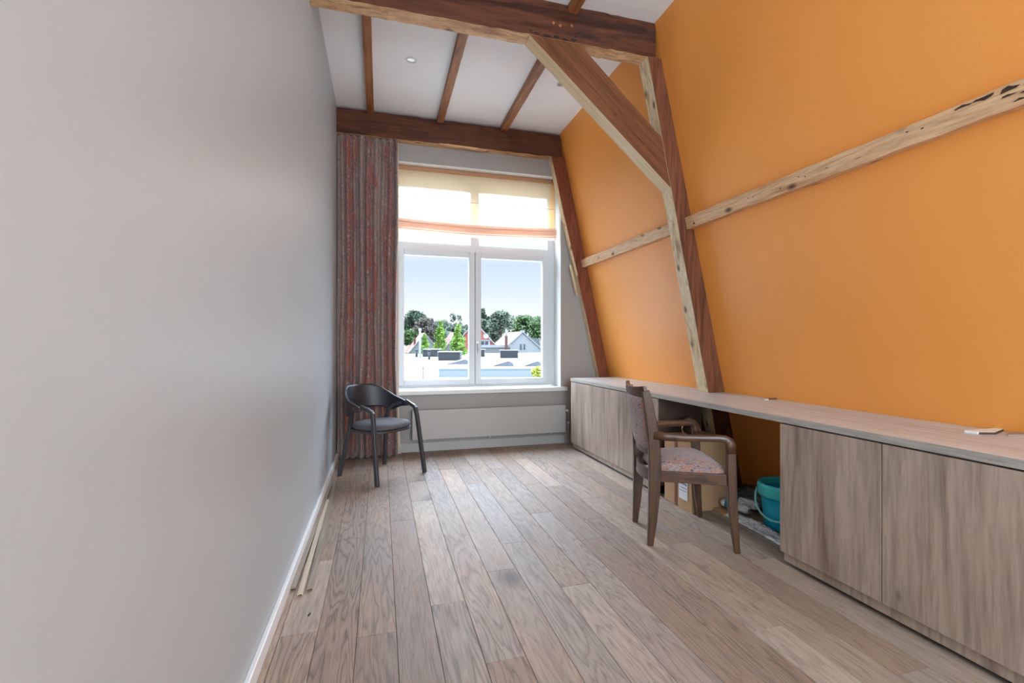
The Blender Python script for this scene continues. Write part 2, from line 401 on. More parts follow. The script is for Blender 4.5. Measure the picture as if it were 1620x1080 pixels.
def glass_mat():
    m = bpy.data.materials.new('window_glass'); m.use_nodes = True; nt = m.node_tree; nt.nodes.clear()
    o = nt.nodes.new('ShaderNodeOutputMaterial'); tr = nt.nodes.new('ShaderNodeBsdfTransparent'); tr.inputs[0].default_value = (0.97, 0.98, 0.98, 1)
    gl = nt.nodes.new('ShaderNodeBsdfGlossy'); gl.inputs['Roughness'].default_value = 0.0
    fr = nt.nodes.new('ShaderNodeFresnel'); fr.inputs[0].default_value = 1.05
    mx = nt.nodes.new('ShaderNodeMixShader'); L(nt, fr.outputs[0], mx.inputs[0]); L(nt, tr.outputs[0], mx.inputs[1]); L(nt, gl.outputs[0], mx.inputs[2])
    L(nt, mx.outputs[0], o.inputs[0]); return m
M['glass'] = glass_mat()

# ------------------------------------------------------------------ room shell
XL, YF, YB, ZC = -0.435, 5.21, -2.6, 3.62
def xs(z): return 2.01 + 0.2254*(ZC - z)          # sloped wall surface
KS = math.hypot(1, 0.2254)

# floor: individual planks in one mesh (seams, joints as seen)
def build_floor():
    bm = NB(); cl = bm.loops.layers.color.new('plank')
    W0, X0 = 0.1555, -0.2482
    joints = {-1: [2.07, 2.735, 4.2], 0: [1.2, 3.0, 4.6], 1: [0.3, 1.979, 3.983], 2: [1.3, 3.21, 4.72], 3: [0.4, 2.131, 3.574, 4.089], 4: [-0.2, 1.693, 4.085],
              5: [0.9, 2.37, 4.4], 6: [1.1, 2.676, 3.9], 7: [0.2, 2.124, 4.5], 8: [1.3, 3.1, 4.3], 9: [0.5, 2.6, 3.75], 10: [1.0, 2.9, 3.641, 4.6], 11: [0.1, 1.588, 3.3],
              12: [0.9, 2.4, 4.0], 13: [1.238, 3.0, 4.3], 14: [0.6, 2.1, 3.4], 15: [1.4, 3.2]}
    rnd = random.Random(5)
    for k in range(-1, 20):
        xa = X0 + (k)*W0 if k > -1 else XL - 0.02
        xb = X0 + (k+1)*W0 if k > -1 else X0
        if k == -1: xa = -0.392
        js = sorted(joints.get(k, [rnd.uniform(0.2, 1.6), rnd.uniform(2.2, 3.6), rnd.uniform(4, 4.8)]) + [-1.4+rnd.random()*0.6])
        ys = [YB] + js + [YF]
        for a, b_ in zip(ys, ys[1:]):
            c = (rnd.random(), rnd.random(), rnd.random(), 1)
            if xa > 2.86: continue
            g = 0.0016
            v = [bm.verts.new(p) for p in ((xa+g, a+g, 0), (xb-g, a+g, 0), (xb-g, b_-g, 0), (xa+g, b_-g, 0))]
            f = bm.faces.new(v)
            lo = [bm.verts.new((p.co.x+dx, p.co.y+dy, -0.004)) for p, (dx, dy) in zip(v, ((-g*.9, -g*.9), (g*.9, -g*.9), (g*.9, g*.9), (-g*.9, g*.9)))]
            fs = [f] + [bm.faces.new((v[i], lo[i], lo[(i+1) % 4], v[(i+1) % 4])) for i in range(4)]
            for q in fs:
                for l in q.loops: l[cl] = c
    # pale filler strip next to the left skirting
    fs = add_box(bm, XL-0.01, -0.393, YB, YF, -0.004, -0.0005)[1]
    for q in fs:
        for l in q.loops: l[cl] = (0.95, 0.1, 0.4, 1)
    fs = add_box(bm, XL-0.1, 3.0, YB-0.1, YF+0.4, -0.12, -0.004, 1)[1]
    for q in fs:
        for l in q.loops: l[cl] = (0, 0, 0, 1)
    o = obj('floor', bm, [M['floor'], M['gap']], recalc=True); tag(o, kind='structure')
build_floor()

bm = NB(); add_box(bm, XL-0.15, XL, YB-0.15, YF+0.35, 0, ZC+0.15)
tag(obj('wall_left', bm, M['wall']), kind='structure')
bm = NB(); add_box(bm, XL-0.15, 2.6, YB-0.15, YF+0.35, ZC, ZC+0.15)
tag(obj('ceiling', bm, M['ceil']), kind='structure')
bm = NB(); y0 = YB-0.15; add_prism(bm, [(xs(-0.02), y0, -0.02), (xs(ZC+0.1), y0, ZC+0.1), (xs(ZC+0.1)+0.25, y0, ZC+0.1), (xs(-0.02)+0.25, y0, -0.02)], (0, YF+0.35-y0, 0))
tag(obj('wall_right', bm, M['orange']), kind='structure')
# far wall with window opening
WX0, WX1, WZ0, WZ1 = 0.12, 2.06, 0.62, 3.15
bm = NB()
add_box(bm, XL, WX0, YF, YF+0.30, 0, ZC); add_box(bm, WX1, 2.95, YF, YF+0.30, 0, ZC)
add_box(bm, WX0, WX1, YF, YF+0.30, 0, WZ0); add_box(bm, WX0, WX1, YF, YF+0.30, WZ1, ZC)
tag(obj('wall_far', bm, M['greywall']), kind='structure')
# rear wall behind the camera ; its broad glazed opening is added to let in fill
bm = NB()
add_box(bm, XL, -0.3, YB-0.2, YB, 0, ZC); add_box(bm, 2.4, 2.95, YB-0.2, YB, 0, ZC)
add_box(bm, -0.3, 2.4, YB-0.2, YB, 0, 0.5); add_box(bm, -0.3, 2.4, YB-0.2, YB, 3.0, ZC)
tag(obj('wall_rear', bm, M['wall']), kind='structure')
wr = thing('added_rear_window', None, None); tag(wr, kind='structure')  # unseen window, put in to bring extra light into the room
bm = NB()
for a in ((-0.3, -0.24, 0.5, 3.0), (2.34, 2.4, 0.5, 3.0), (1.02, 1.08, 0.5, 3.0)): add_box(bm, a[0], a[1], YB-0.14, YB-0.08, a[2], a[3])
add_box(bm, -0.3, 2.4, YB-0.14, YB-0.08, 0.5, 0.56); add_box(bm, -0.3, 2.4, YB-0.14, YB-0.08, 2.94, 3.0)
obj('window_frame', bm, M['frame'], wr, 0.004)
boxobj('pane', (-0.24, 2.34, YB-0.113, YB-0.107, 0.56, 2.94), M['glass'], wr)

# skirtings
def skirting(name, a, b_):
    bm = NB(); add_box(bm, *a); o = obj(name, bm, M['skirt'], None, 0.004); tag(o, kind='structure'); return o
skirting('baseboard_left', (XL, -0.415, YB, YF, 0.0, 0.066), 0)
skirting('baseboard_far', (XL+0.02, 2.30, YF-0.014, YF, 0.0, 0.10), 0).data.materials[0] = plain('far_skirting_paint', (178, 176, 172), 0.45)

# ------------------------------------------------------------------ window in view
win = thing('window_1', None, None); tag(win, kind='structure')
YW0, YW1 = 5.43, 5.50
bm = NB()
add_box(bm, WX0, WX0+0.067, YW0, YW1, 0.67, 3.15); add_box(bm, WX1-0.087, WX1, YW0, YW1, 0.67, 3.15)
add_box(bm, WX0+0.067, WX1-0.087, YW0, YW1, 3.04, 3.15); add_box(bm, WX0+0.067, WX1-0.087, YW0, YW1, 0.67, 0.702)
add_box(bm, WX0+0.067, WX1-0.087, YW0-0.006, YW1, 2.248, 2.315)     # transom
add_box(bm, 1.04, 1.10, YW0, YW1, 2.315, 3.04)                      # bar of the top light
obj('window_frame', bm, M['frame'], win, 0.004)
bm = NB()
for (a, b_) in ((WX0+0.05, 1.04), (1.10, WX1-0.05)):
    t = 0.07 if a < 1 else 0.0
    x0, x1 = (a, b_)
    add_box(bm, x0, x0+0.02, YW0+0.006, YW1-0.01, 2.315, 3.04); add_box(bm, x1-0.02, x1, YW0+0.006, YW1-0.01, 2.315, 3.04)
    add_box(bm, x0+0.02, x1-0.02, YW0+0.006, YW1-0.01, 2.315, 2.335); add_box(bm, x0+0.02, x1-0.02, YW0+0.006, YW1-0.01, 2.96, 3.04)
obj('glazing_bead', bm, M['frame'], win, 0.003)
def add_frame(bm, x0, x1, z0, z1, y0, y1, t, tb=None):
    tb = tb or t
    add_box(bm, x0, x0+t, y0, y1, z0, z1); add_box(bm, x1-t, x1, y0, y1, z0, z1)
    add_box(bm, x0+t, x1-t, y0, y1, z0, z0+tb); add_box(bm, x0+t, x1-t, y0, y1, z1-tb, z1)
for (x0, x1) in ((0.185, 1.066), (1.070, 1.975)):
    bm = NB(); add_frame(bm, x0, x1, 0.70, 2.25, YW0-0.02, YW1-0.02, 0.070, 0.066)
    s = obj('sash', bm, M['frame'], win, 0.006)
    boxobj('pane', (x0+0.07, x1-0.07, YW0+0.02, YW0+0.026, 0.766, 2.184), M['glass'], s)
    if x0 > 1:
        bm = NB(); add_box(bm, x0+0.012, x0+0.036, YW0-0.032, YW0-0.02, 1.10, 1.20)
        add_tube(bm, [(x0+0.024, YW0-0.03, 1.185), (x0+0.024, YW0-0.052, 1.185), (x0+0.024, YW0-0.06, 1.17), (x0+0.024, YW0-0.06, 1.07)], 0.008, 10)
        obj('handle', bm, M['chrome'], s)
for (x0, x1) in ((WX0+0.05, 1.04), (1.10, WX1-0.05)):
    boxobj('pane', (x0+0.02, x1-0.02, YW0+0.03, YW0+0.036, 2.335, 2.96), M['glass'], win)
# painted reveal lining and sill
bm = NB()
add_box(bm, WX1-0.004, WX1+0.002, YF-0.001, YW0, 0.665, WZ1); add_box(bm, WX0-0.002, WX0+0.004, YF-0.001, YW0, 0.665, WZ1); add_box(bm, WX0, WX1, YF-0.001, YW0, WZ1-0.004, WZ1+0.002)
obj('reveal_lining', bm, M['white'], win)
bm = NB(); add_box(bm, 0.10, 2.13, YF-0.045, YW0+0.01, 0.622, 0.668)
obj('window_sill', bm, M['white'], win, 0.005)

# ------------------------------------------------------------------ timbers
def jitter(bm, amp, cuts_axis, step):
    pass
def rough_beam(bm, p, x0, x1, y0, y1, z0, z1, n, amp, axis='X', mats=None, seed=0):
    """box swept in n segments along the axis with slightly uneven arrises. mats: dict side->material index"""
    rnd = random.Random(seed); rings = []
    for i in range(n+1):
        t = i/n
        j = [rnd.uniform(-amp, amp) for _ in range(8)]
        if axis == 'X':
            x = x0+(x1-x0)*t
            q = [(x, y0+j[0], z0+j[1]), (x, y1+j[2]*0, z0+j[3]), (x, y1, z1), (x, y0+j[6], z1+min(0, j[7]))]
        else:
            y = y0+(y1-y0)*t
            q = [(x0+j[0], y, z0+j[1]), (x1+j[2], y, z0+j[3]), (x1, y, z1), (x0, y, z1)]
        rings.append([bm.verts.new(v) for v in q])
    mats = mats or [0, 0, 0, 0]
    for i in range(n):
        for k in range(4):
            f = bm.faces.new((rings[i][k], rings[i][(k+1) % 4], rings[i+1][(k+1) % 4], rings[i+1][k])); f.material_index = mats[k]
    bm.faces.new(rings[0][::-1]).material_index = mats[3]; bm.faces.new(rings[-1]).material_index = mats[3]

YP0, YP1 = 3.148, 3.27
# near tie beam: bottom face scraped light
bm = NB(); rough_beam(bm, None, XL, 2.02, YP0, YP1, 3.358, ZC, 46, 0.003, 'X', [1, 0, 0, 0], 3)
nb = obj('ceiling_beam', bm, [M['beamdark'], M['beamlight']], None, 0.003)
tag(nb, 'thick dark tie beam nearest the camera, crossing the ceiling above the diagonal brace', 'ceiling beam')
bm = NB()
for (x, z) in ((1.19, 3.47), (1.33, 3.475), (1.24, 3.46)): add_tube(bm, [(x, YP0-0.003, z), (x, YP0+0.01, z)], 0.010, 12)
obj_split('dowel', bm, M['joist'], nb)
bm = NB(); rnd = random.Random(6)   # dark nail stains where the brace meets the beam
for (x, z, a, b_) in ((1.06, 3.372, 0.022, 0.008), (1.14, 3.368, 0.035, 0.007), (1.21, 3.372, 0.03, 0.012), (1.28, 3.366, 0.03, 0.008), (1.345, 3.372, 0.028, 0.013), (1.02, 3.385, 0.012, 0.008), (1.36, 3.40, 0.012, 0.008)):
    bm.faces.new([bm.verts.new((x+a*math.cos(2*PI*k/9)*rnd.uniform(.6, 1.1), YP0-0.0042, z+b_*math.sin(2*PI*k/9)*rnd.uniform(.6, 1.1))) for k in range(9)])
obj_split('stain', bm, plain('black_stain', (34, 26, 24), 0.8), nb, recalc=False)
# far beam over window
bm = NB(); rough_beam(bm, None, XL, 2.03, 5.11, YF, 3.345, 3.605, 36, 0.004, 'X', [1, 0, 0, 0], 8)
fb = obj('ceiling_beam', bm, [M['beamdark'], M['beamlight']], None, 0.003)
tag(fb, 'dark timber beam above the window and curtain, on the far wall', 'ceiling beam')
bm = NB()   # splintered notch under the far beam
add_prism(bm, [(0.60, 5.105, 3.352), (0.72, 5.105, 3.335), (1.10, 5.105, 3.322), (1.16, 5.105, 3.338), (0.95, 5.105, 3.35)], (0, 0.03, 0))
add_prism(bm, [(0.66, 5.10, 3.345), (1.02, 5.10, 3.318), (1.05, 5.10, 3.322), (0.70, 5.10, 3.353)], (0, 0.012, 0))
obj_split('splinter', bm, M['beamlight'], fb)

def post(name, label, y0, y1, pts, mats, bev=0.003):
    """pts: list (z, x_inner, x_outer) from top to bottom; inner side light"""
    bm = NB(); rnd = random.Random(len(label)); rings = []
    fine = []
    for (a, b_) in zip(pts, pts[1:]):
        for i in range(12):
            t = i/12; fine.append(tuple(a[k]+(b_[k]-a[k])*t for k in range(3)))
    fine.append(pts[-1])
    for (z, xi, xo) in fine:
        j = rnd.uniform(-0.003, 0.003); j2 = rnd.uniform(-0.003, 0.003)
        rings.append([bm.verts.new(v) for v in ((xi+j, y0, z), (xo, y0, z), (xo, y1, z), (xi+j2, y1, z))])
    for a, b_ in zip(rings, rings[1:]):
        for k in range(4):
            f = bm.faces.new((a[k], b_[k], b_[(k+1) % 4], a[(k+1) % 4])); f.material_index = 1 if k == 3 else 0
    bm.faces.new(rings[0]); bm.faces.new(rings[-1][::-1])
    o = obj(name, bm, mats, None, bev); tag(o, label, 'timber post'); return o
def xin(z): return 1.95 + (3.358-z)*0.207
mp = post('timber_post', 'leaning dark timber post in the middle of the orange wall, joined by the brace', YP0, YP1,
          [(3.358, xin(3.358), xs(3.358)), (0.0, xin(0)+0.01, xs(0))], [M['postdark'], M['postlight']])
fp = post('timber_post', 'leaning reddish timber post in the far corner right of the window', 5.11, YF,
          [(3.345, 1.905, xs(3.345)), (0.775, 2.515, xs(0.775)), (0.0, 2.68, xs(0))], [M['postred'], M['postlight']])
# stripped board pieces on the far post's edge
bm = NB(); add_prism(bm, [(2.08, 5.104, 2.52), (2.10, 5.104, 2.52), (2.235, 5.104, 1.98), (2.215, 5.104, 1.98)], (0, 0.02, 0))
add_prism(bm, [(2.135, 5.106, 2.10), (2.155, 5.106, 2.10), (2.24, 5.106, 1.75), (2.222, 5.106, 1.75)], (0, 0.02, 0))
obj_split('scraped_edge', bm, M['postlight'], fp)
# brace
bm = NB()
pl = [(1.011, YP0+0.001, 3.356), (1.395, YP0+0.001, 3.356), (xin(2.755)+0.0, YP0+0.001, 2.755), (xin(2.375), YP0+0.001, 2.375)]
a = [bm.verts.new(p) for p in pl]; c = [bm.verts.new((p[0], YP1-0.001, p[2])) for p in pl]
bm.faces.new(a); bm.faces.new(c[::-1])
for i in range(4):
    f = bm.faces.new((a[i], c[i], c[(i+1) % 4], a[(i+1) % 4])); f.material_index = 1 if i == 3 else 0
br = obj('timber_brace', bm, [M['bracedark'], M['bracelight']], None, 0.003)
tag(br, 'diagonal timber brace with pale sawn underside between tie beam and post', 'timber brace')
bm = NB()
for t, s in ((0.18, 0.35), (0.38, 0.45), (0.55, 0.3), (0.66, 0.7), (0.8, 0.35)):
    p0 = Vector(pl[0]).lerp(Vector(pl[3]), t); p1 = Vector(pl[1]).lerp(Vector(pl[2]), t); q = p0.lerp(p1, s)
    add_tube(bm, [(q.x, YP0-0.001, q.z), (q.x, YP0+0.01, q.z)], 0.011, 10)
obj_split('nail_plug', bm, M['postdark'], br)
# purlins on the slope
def purlin(y0, y1, zc, label, seed):
    bm = NB(); rnd = random.Random(seed); n = max(6, int((y1-y0)/0.08)); rings = []
    for i in range(n+1):
        y = y0+(y1-y0)*i/n; zt = zc+0.043+rnd.uniform(-.003, .003); zb = zc-0.043+rnd.uniform(-.003, .003); t = 0.066
        rings.append([bm.verts.new(v) for v in ((xs(zt), y, zt), (xs(zt)-t, y, zt-0.004), (xs(zb)-t, y, zb-0.008), (xs(zb), y, zb))])
    for a, b_ in zip(rings, rings[1:]):
        for k in range(4): bm.faces.new((a[k], a[(k+1) % 4], b_[(k+1) % 4], b_[k]))
    bm.faces.new(rings[0][::-1]); bm.faces.new(rings[-1])
    o = obj('purlin', bm, M['purlin'], None, 0.003); tag(o, label, 'purlin'); return o
purlin(YP1+0.002, 5.109, 2.125, 'pale timber purlin on the orange wall between the two leaning posts', 1)
p2 = purlin(YB, YP0-0.002, 2.118, 'long pale timber purlin on the orange wall to the right of the middle post', 2)
bm = NB()   # charred, torn end of the near purlin and old nail holes
def on_purlin(y, dz, sx, sz, thick=0.0015):
    z = 2.118+dz; x = xs(z)-0.0665-0.0012
    k = 8; ring = []
    for i in range(k):
        a = 2*PI*i/k; rr = 1+0.35*math.sin(3*a+y*40)
        ring.append(bm.verts.new((x+(-0.2254)*math.sin(a)*sz*rr+0.0006*0, y+math.cos(a)*sx*rr, z-0.006+math.sin(a)*sz*rr)))
    bm.faces.new(ring)
for (y, dz, sx, sz) in ((1.34, 0.030, 0.030, 0.005), (1.27, 0.029, 0.035, 0.007), (1.195, 0.026, 0.028, 0.009), (1.20, 0.004, 0.022, 0.004), (1.145, -0.004, 0.018, 0.006), (1.13, 0.020, 0.018, 0.010), (1.10, -0.018, 0.020, 0.009), (1.17, -0.024, 0.018, 0.004),
                        (1.55, 0.018, 0.006, 0.003), (1.49, 0.008, 0.007, 0.003), (1.95, 0.0, 0.012, 0.002), (2.12, 0.012, 0.004, 0.004), (2.08, 0.0, 0.004, 0.004), (2.5, 0.004, 0.004, 0.004), (2.46, 0.002, 0.004, 0.004),
                        (2.25, -0.012, 0.006, 0.004), (1.78, -0.01, 0.02, 0.0012), (2.75, 0.01, 0.006, 0.002), (3.05, -0.02, 0.01, 0.01)):
    on_purlin(y, dz, sx, sz)
obj_split('charred_patch', bm, plain('charred_wood', (62, 38, 26), 0.8), p2, recalc=False)
bm = NB()
# (burnt/dark marks are separate islands of one worn surface)
bm.free()
# ceiling joists
def joist(xa, xb, y0, y1, label, z0=3.565):
    bm = NB(); rough_beam(bm, None, xa, xb, y0, y1, z0, ZC+0.005, 24, 0.002, 'Y', [0, 0, 0, 0], int(xa*100)+7)
    o = obj('ceiling_joist', bm, M['joist'], None, 0.003); tag(o, label, 'ceiling joist', 'slim joists under the white ceiling'); return o
joist(-0.135, -0.067, YP1, 5.10, 'slim brown ceiling joist nearest the grey left wall')
joist(0.585, 0.655, YP1, 5.10, 'slim brown ceiling joist second from the left wall, right of the round ceiling spotlight')
joist(1.295, 1.372, YP1, 5.10, 'slim brown ceiling joist running behind the diagonal brace')
joist(1.300, 1.372, -0.5, YP0, 'short dark joist on the near side of the thick tie beam')

# recessed spotlights
def downlight(x, y, label):
    t = thing('ceiling_spotlight', label, 'spotlight', (x, y, ZC), 0, 'recessed spotlights in the ceiling')
    bm = NB(); add_lathe(bm, [(0.034, 0.004), (0.032, -0.002), (0.034, -0.007), (0.046, -0.007), (0.050, -0.002), (0.050, 0.002)], seg=36)
    obj('trim_ring', bm, M['white'], t)
    bm = NB(); add_lathe(bm, [(0.0335, -0.001), (0.026, -0.0005), (0.0, -0.0005)], seg=30)
    obj('lamp', bm, M['chrome'], t)
downlight(0.256, 4.12, 'round white recessed spotlight between the two left ceiling joists')
downlight(1.635, 4.118, 'round white recessed spotlight next to the diagonal brace, off')

# ------------------------------------------------------------------ curtain
def curtain():
    t = thing('curtain', 'floor-length rust and grey paisley curtain hanging left of the window', 'curtain', (-0.13, 5.08, 0))
    bm = NB(); uvl = bm.loops.layers.uv.new('UVMap')
    nu, nv = 230, 60; x0, x1 = -0.425, 0.178
    folds = [0.0, .055, .10, .135, .20, .255, .30, .36, .43, .47, .53, .60, .66, .72, .775, .83, .90, .95, 1.0]
    rnd = random.Random(4); amps = [rnd.uniform(0.5, 1.0) for _ in folds]
    def prof(s, v):
        # v 0 bottom .. 1 top
        for i in range(len(folds)-1):
            if folds[i] <= s <= folds[i+1]:
                k = (s-folds[i])/(folds[i+1]-folds[i]); a = amps[i]*(0.8+0.4*(1-v)) ; sg = 1 if i % 2 else -1
                return sg*a*math.sin(PI*k)**0.7
        return 0
    grid = []
    for j in range(nv+1):
        v = j/nv; z = 0.018 + v*(3.342-0.018); row = []; arc = 0; prev = None
        for i in range(nu+1):
            s = i/nu
            s2 = s + 0.010*math.sin(7*v+s*5) + 0.006*math.sin(19*v+s*9)*(1-v)
            s2 = max(0, min(1, s2))
            squeeze = 1 - 0.05*math.sin(PI*(1-v))**2*0 
            x = x0 + (x1-x0-0.012*(1-v))*s*squeeze + 0.006*math.sin(11*v+s*20)*(1-v)
            y = 5.146 - 0.046*prof(s2, v) - 0.115*(1-v)**1.6 + 0.003*math.sin(s*60+v*9)
            p = Vector((x+0.13, y-5.08, z))
            row.append(bm.verts.new(p))
        grid.append(row)
    # texture coordinate follows the cloth across its folds
    arcs = [0]
    for i in range(nu): arcs.append(arcs[-1] + (grid[nv//2][i+1].co-grid[nv//2][i].co).length)
    for j in range(nv):
        for i in range(nu):
            f = bm.faces.new((grid[j][i], grid[j][i+1], grid[j+1][i+1], grid[j+1][i])); f.smooth = True
            for l, (a, b_) in zip(f.loops, ((i, j), (i+1, j), (i+1, j+1), (i, j+1))):
                l[uvl].uv = (arcs[a], b_/nv*3.3)
    obj('cloth', bm, M['curtain'], t, solid=0.003)
    bm = NB(); grid = []
    for j in range(21):
        v = j/20; row = []
        for i in range(7):
            s = i/6; x = 0.150 + 0.036*s + (0.02 if v < 0.12 else 0.0)*s*(1-v/0.12 if v < 0.12 else 0)
            row.append(bm.verts.new((x+0.13, 5.185-5.08-0.115*(1-v)**1.6 + 0.008*math.sin(s*PI), 0.02+v*3.315)))
        grid.append(row)
    for j in range(20):
        for i in range(6):
            f = bm.faces.new((grid[j][i], grid[j][i+1], grid[j+1][i+1], grid[j+1][i])); f.smooth = True
    tag(obj('lining', bm, M['lining'], t, solid=0.002), 'cream lining showing at the edge')
    bm = NB(); add_box(bm, -0.29, 0.30, 0.108, 0.124, 3.325, 3.341); obj('curtain_rail', bm, M['white'], t)
curtain()

# ------------------------------------------------------------------ roman blind
def blind():
    t = thing('roman_blind', 'sheer peach roman blind half raised in front of the upper window', 'blind', (1.09, 5.30, 2.40))
    bx, by, bz = 1.09, 5.30, 2.40
    X0, X1 = 0.165, 2.02
    def sag(x): s = (x-X0)/(X1-X0); return -0.028*math.sin(PI*s)*(1-0.15*s)
    bm = NB(); nx, nz = 60, 24; g = []
    for j in range(nz+1):
        v = j/nz
        row = []
        for i in range(nx+1):
            x = X0+(X1-X0)*i/nx; z = 2.54+sag(x)*(1-v)**2 + (3.10-2.54)*v
            y = 5.30 + 0.006*math.sin(v*PI*2.2+0.4) + 0.003*math.sin(i*0.35)
            row.append(bm.verts.new((x-bx, y-by, z-bz)))
        g.append(row)
    for j in range(nz):
        for i in range(nx):
            f = bm.faces.new((g[j][i], g[j][i+1], g[j+1][i+1], g[j+1][i])); f.smooth = True
            f.material_index = 1 if (i >= nx-2 or i < 1) else 0
    obj('cloth', bm, [M['sheer'], M['sheerband']], t)
    bm = NB()
    for (y, z0, z1, ph) in ((5.278, 2.415, 2.555, 0.0), (5.262, 2.435, 2.552, 1.2), (5.247, 2.462, 2.55, 2.0)):
        g = []
        for j in range(13):
            a = j/12; row = []
            for i in range(nx+1):
                x = X0+(X1-X0)*i/nx
                z = z0+(z1-z0)*a + sag(x)*(1.0-0.15*a)
                yy = y - 0.010*math.sin(PI*a) + 0.003*math.sin(i*0.25+ph)
                row.append(bm.verts.new((x-bx, yy-by, z-bz)))
            g.append(row)
        for j in range(12):
            for i in range(nx):
                f = bm.faces.new((g[j][i], g[j][i+1], g[j+1][i+1], g[j+1][i])); f.smooth = True
    obj('gathered_folds', bm, M['sheerfold'], t)
    for z in (2.79, 2.445, 2.515):
        bm = NB(); add_tube(bm, [(X0+(X1-X0)*k/16-bx, (5.292 if z > 2.6 else 5.236)-by, z-bz+(sag(X0+(X1-X0)*k/16) if z < 2.6 else 0)) for k in range(17)], 0.004 if z > 2.6 else 0.003, 8)
        obj('rod', bm, M['sheerfold'] if z < 2.6 else M['frame'], t)
    boxobj('head_rail', (X0-bx, X1-bx, 5.287-by, 5.325-by, 3.10-bz, 3.142-bz), plain('blind_head_rail', (176, 128, 92), 0.6), t, 0.003)
    bm = NB(); add_tube(bm, [(X1-0.01-bx, -0.02, 3.1-bz), (X1-0.008-bx, -0.03, 2.75-bz), (X1+0.0-bx, -0.035, 2.56-bz)], 0.003, 8)
    obj('cord', bm, M['lining'], t)
blind()

# ------------------------------------------------------------------ radiator
def radiator():
    t = thing('radiator', 'long flat white radiator mounted low under the window', 'radiator', (1.2, 5.16, 0))
    ox, oy = 1.2, 5.16
    boxobj('panel', (0.325-ox, 2.085-ox, 5.105-oy, 5.122-oy, 0.146, 0.464), M['rad'], t, 0.004)
    bm = NB(); add_box(bm, 0.330-ox, 2.080-ox, 5.122-oy, 5.185-oy, 0.446, 0.462); add_box(bm, 0.330-ox, 0.336-ox, 5.122-oy, 5.185-oy, 0.155, 0.446); add_box(bm, 2.074-ox, 2.080-ox, 5.122-oy, 5.185-oy, 0.155, 0.446)
    add_box(bm, 0.345-ox, 2.065-ox, 5.16-oy, 5.172-oy, 0.16, 0.44)
    obj('casing', bm, M['rad'], t, 0.002)
    bm = NB()
    for x in (0.46, 1.18, 1.90): add_box(bm, x-0.03-ox, x+0.03-ox, 5.172-oy, 5.209-oy, 0.20, 0.40); add_box(bm, x-0.012-ox, x+0.012-ox, 5.13-oy, 5.19-oy, 0.125, 0.16)
    obj_split('bracket', bm, M['rad'], t)
    for z in (0.175, 0.43):
        bm = NB(); add_tube(bm, [(0.325-ox, 5.15-oy, z), (0.312-ox, 5.15-oy, z), (0.305-ox, 5.15-oy, z)], [0.008, 0.008, 0.005], 12); obj('bleed_valve', bm, M['chrome'], t)
    bm = NB(); add_tube(bm, [(2.08-ox, 5.15-oy, 0.395), (2.11-ox, 5.15-oy, 0.395), (2.128-ox, 5.15-oy, 0.385), (2.135-ox, 5.15-oy, 0.36), (2.135-ox, 5.15-oy, 0.0)], 0.0085, 12)
    add_tube(bm, [(2.08-ox, 5.15-oy, 0.17), (2.10-ox, 5.15-oy, 0.165), (2.104-ox, 5.15-oy, 0.15), (2.104-ox, 5.15-oy, 0.0)], 0.0075, 12)
    obj_split('pipe', bm, M['rad'], t)
    bm = NB(); add_tube(bm, [(2.09-ox, 5.15-oy, 0.395), (2.118-ox, 5.15-oy, 0.392), (2.132-ox, 5.15-oy, 0.378)], 0.016, 14); add_tube(bm, [(2.135-ox, 5.15-oy, 0.262), (2.135-ox, 5.15-oy, 0.235)], 0.013, 12)
    obj_split('valve', bm, M['white'], t)
radiator()

# ------------------------------------------------------------------ cabinets and worktop
XD = 2.06
def cabinet(label, y0, y1, doors, group='fitted base cabinets'):
    t = thing('base_cabinet', label, 'cabinet', (2.3, (y0+y1)/2, 0))
    ox, oy = 2.3, (y0+y1)/2
    bm = NB()
    xb = xs(0.755)-0.015 if y0 < 3 else 2.47
    for (a, b_) in ((y0, y0+0.018), (y1-0.018, y1)): add_box(bm, XD+0.020-ox, xb-ox, a-oy, b_-oy, 0.073, 0.755)
    add_box(bm, XD+0.020-ox, xb-ox, y0+0.018-oy, y1-0.018-oy, 0.073, 0.091)
    add_box(bm, XD+0.020-ox, xb-ox, y0+0.018-oy, y1-0.018-oy, 0.739, 0.755)
    add_box(bm, xb-0.01-ox, xb-ox, y0+0.018-oy, y1-0.018-oy, 0.091, 0.739)
    obj('carcass', bm, M['carcass'], t, 0.001)
    for (a, b_) in doors:
        boxobj('door', (XD-ox, XD+0.019-ox, a+0.0022-oy, b_-0.0022-oy, 0.073, 0.7515), M['cab'], t, 0.0012)
    boxobj('plinth', (XD+0.022-ox, XD+0.038-ox, y0+0.006-oy, y1-0.006-oy, 0.020, 0.071), M['cab'], t, 0.001)
    yy = [y0+0.05, (y0+y1)/2, y1-0.05]
    for y in yy:
        for fx in (XD+0.09, xb-0.09):
            bm = NB(); add_lathe(bm, [(0, 0), (0.024, 0), (0.024, 0.010), (0.014, 0.014), (0.014, 0.073), (0, 0.073)], (fx-ox, y-oy, 0), 14); obj('foot', bm, M['black'], t)
cabinet('grey oak base cabinet with three doors, in the far corner beside the radiator', 3.200, 4.902, [(4.360, 4.902), (3.797, 4.360), (3.200, 3.797)])
cabinet('grey oak base cabinet in the right foreground, two doors seen, next to the teal bucket', 0.445, 2.034, [(1.503, 2.034), (0.974, 1.503), (0.445, 0.974)])
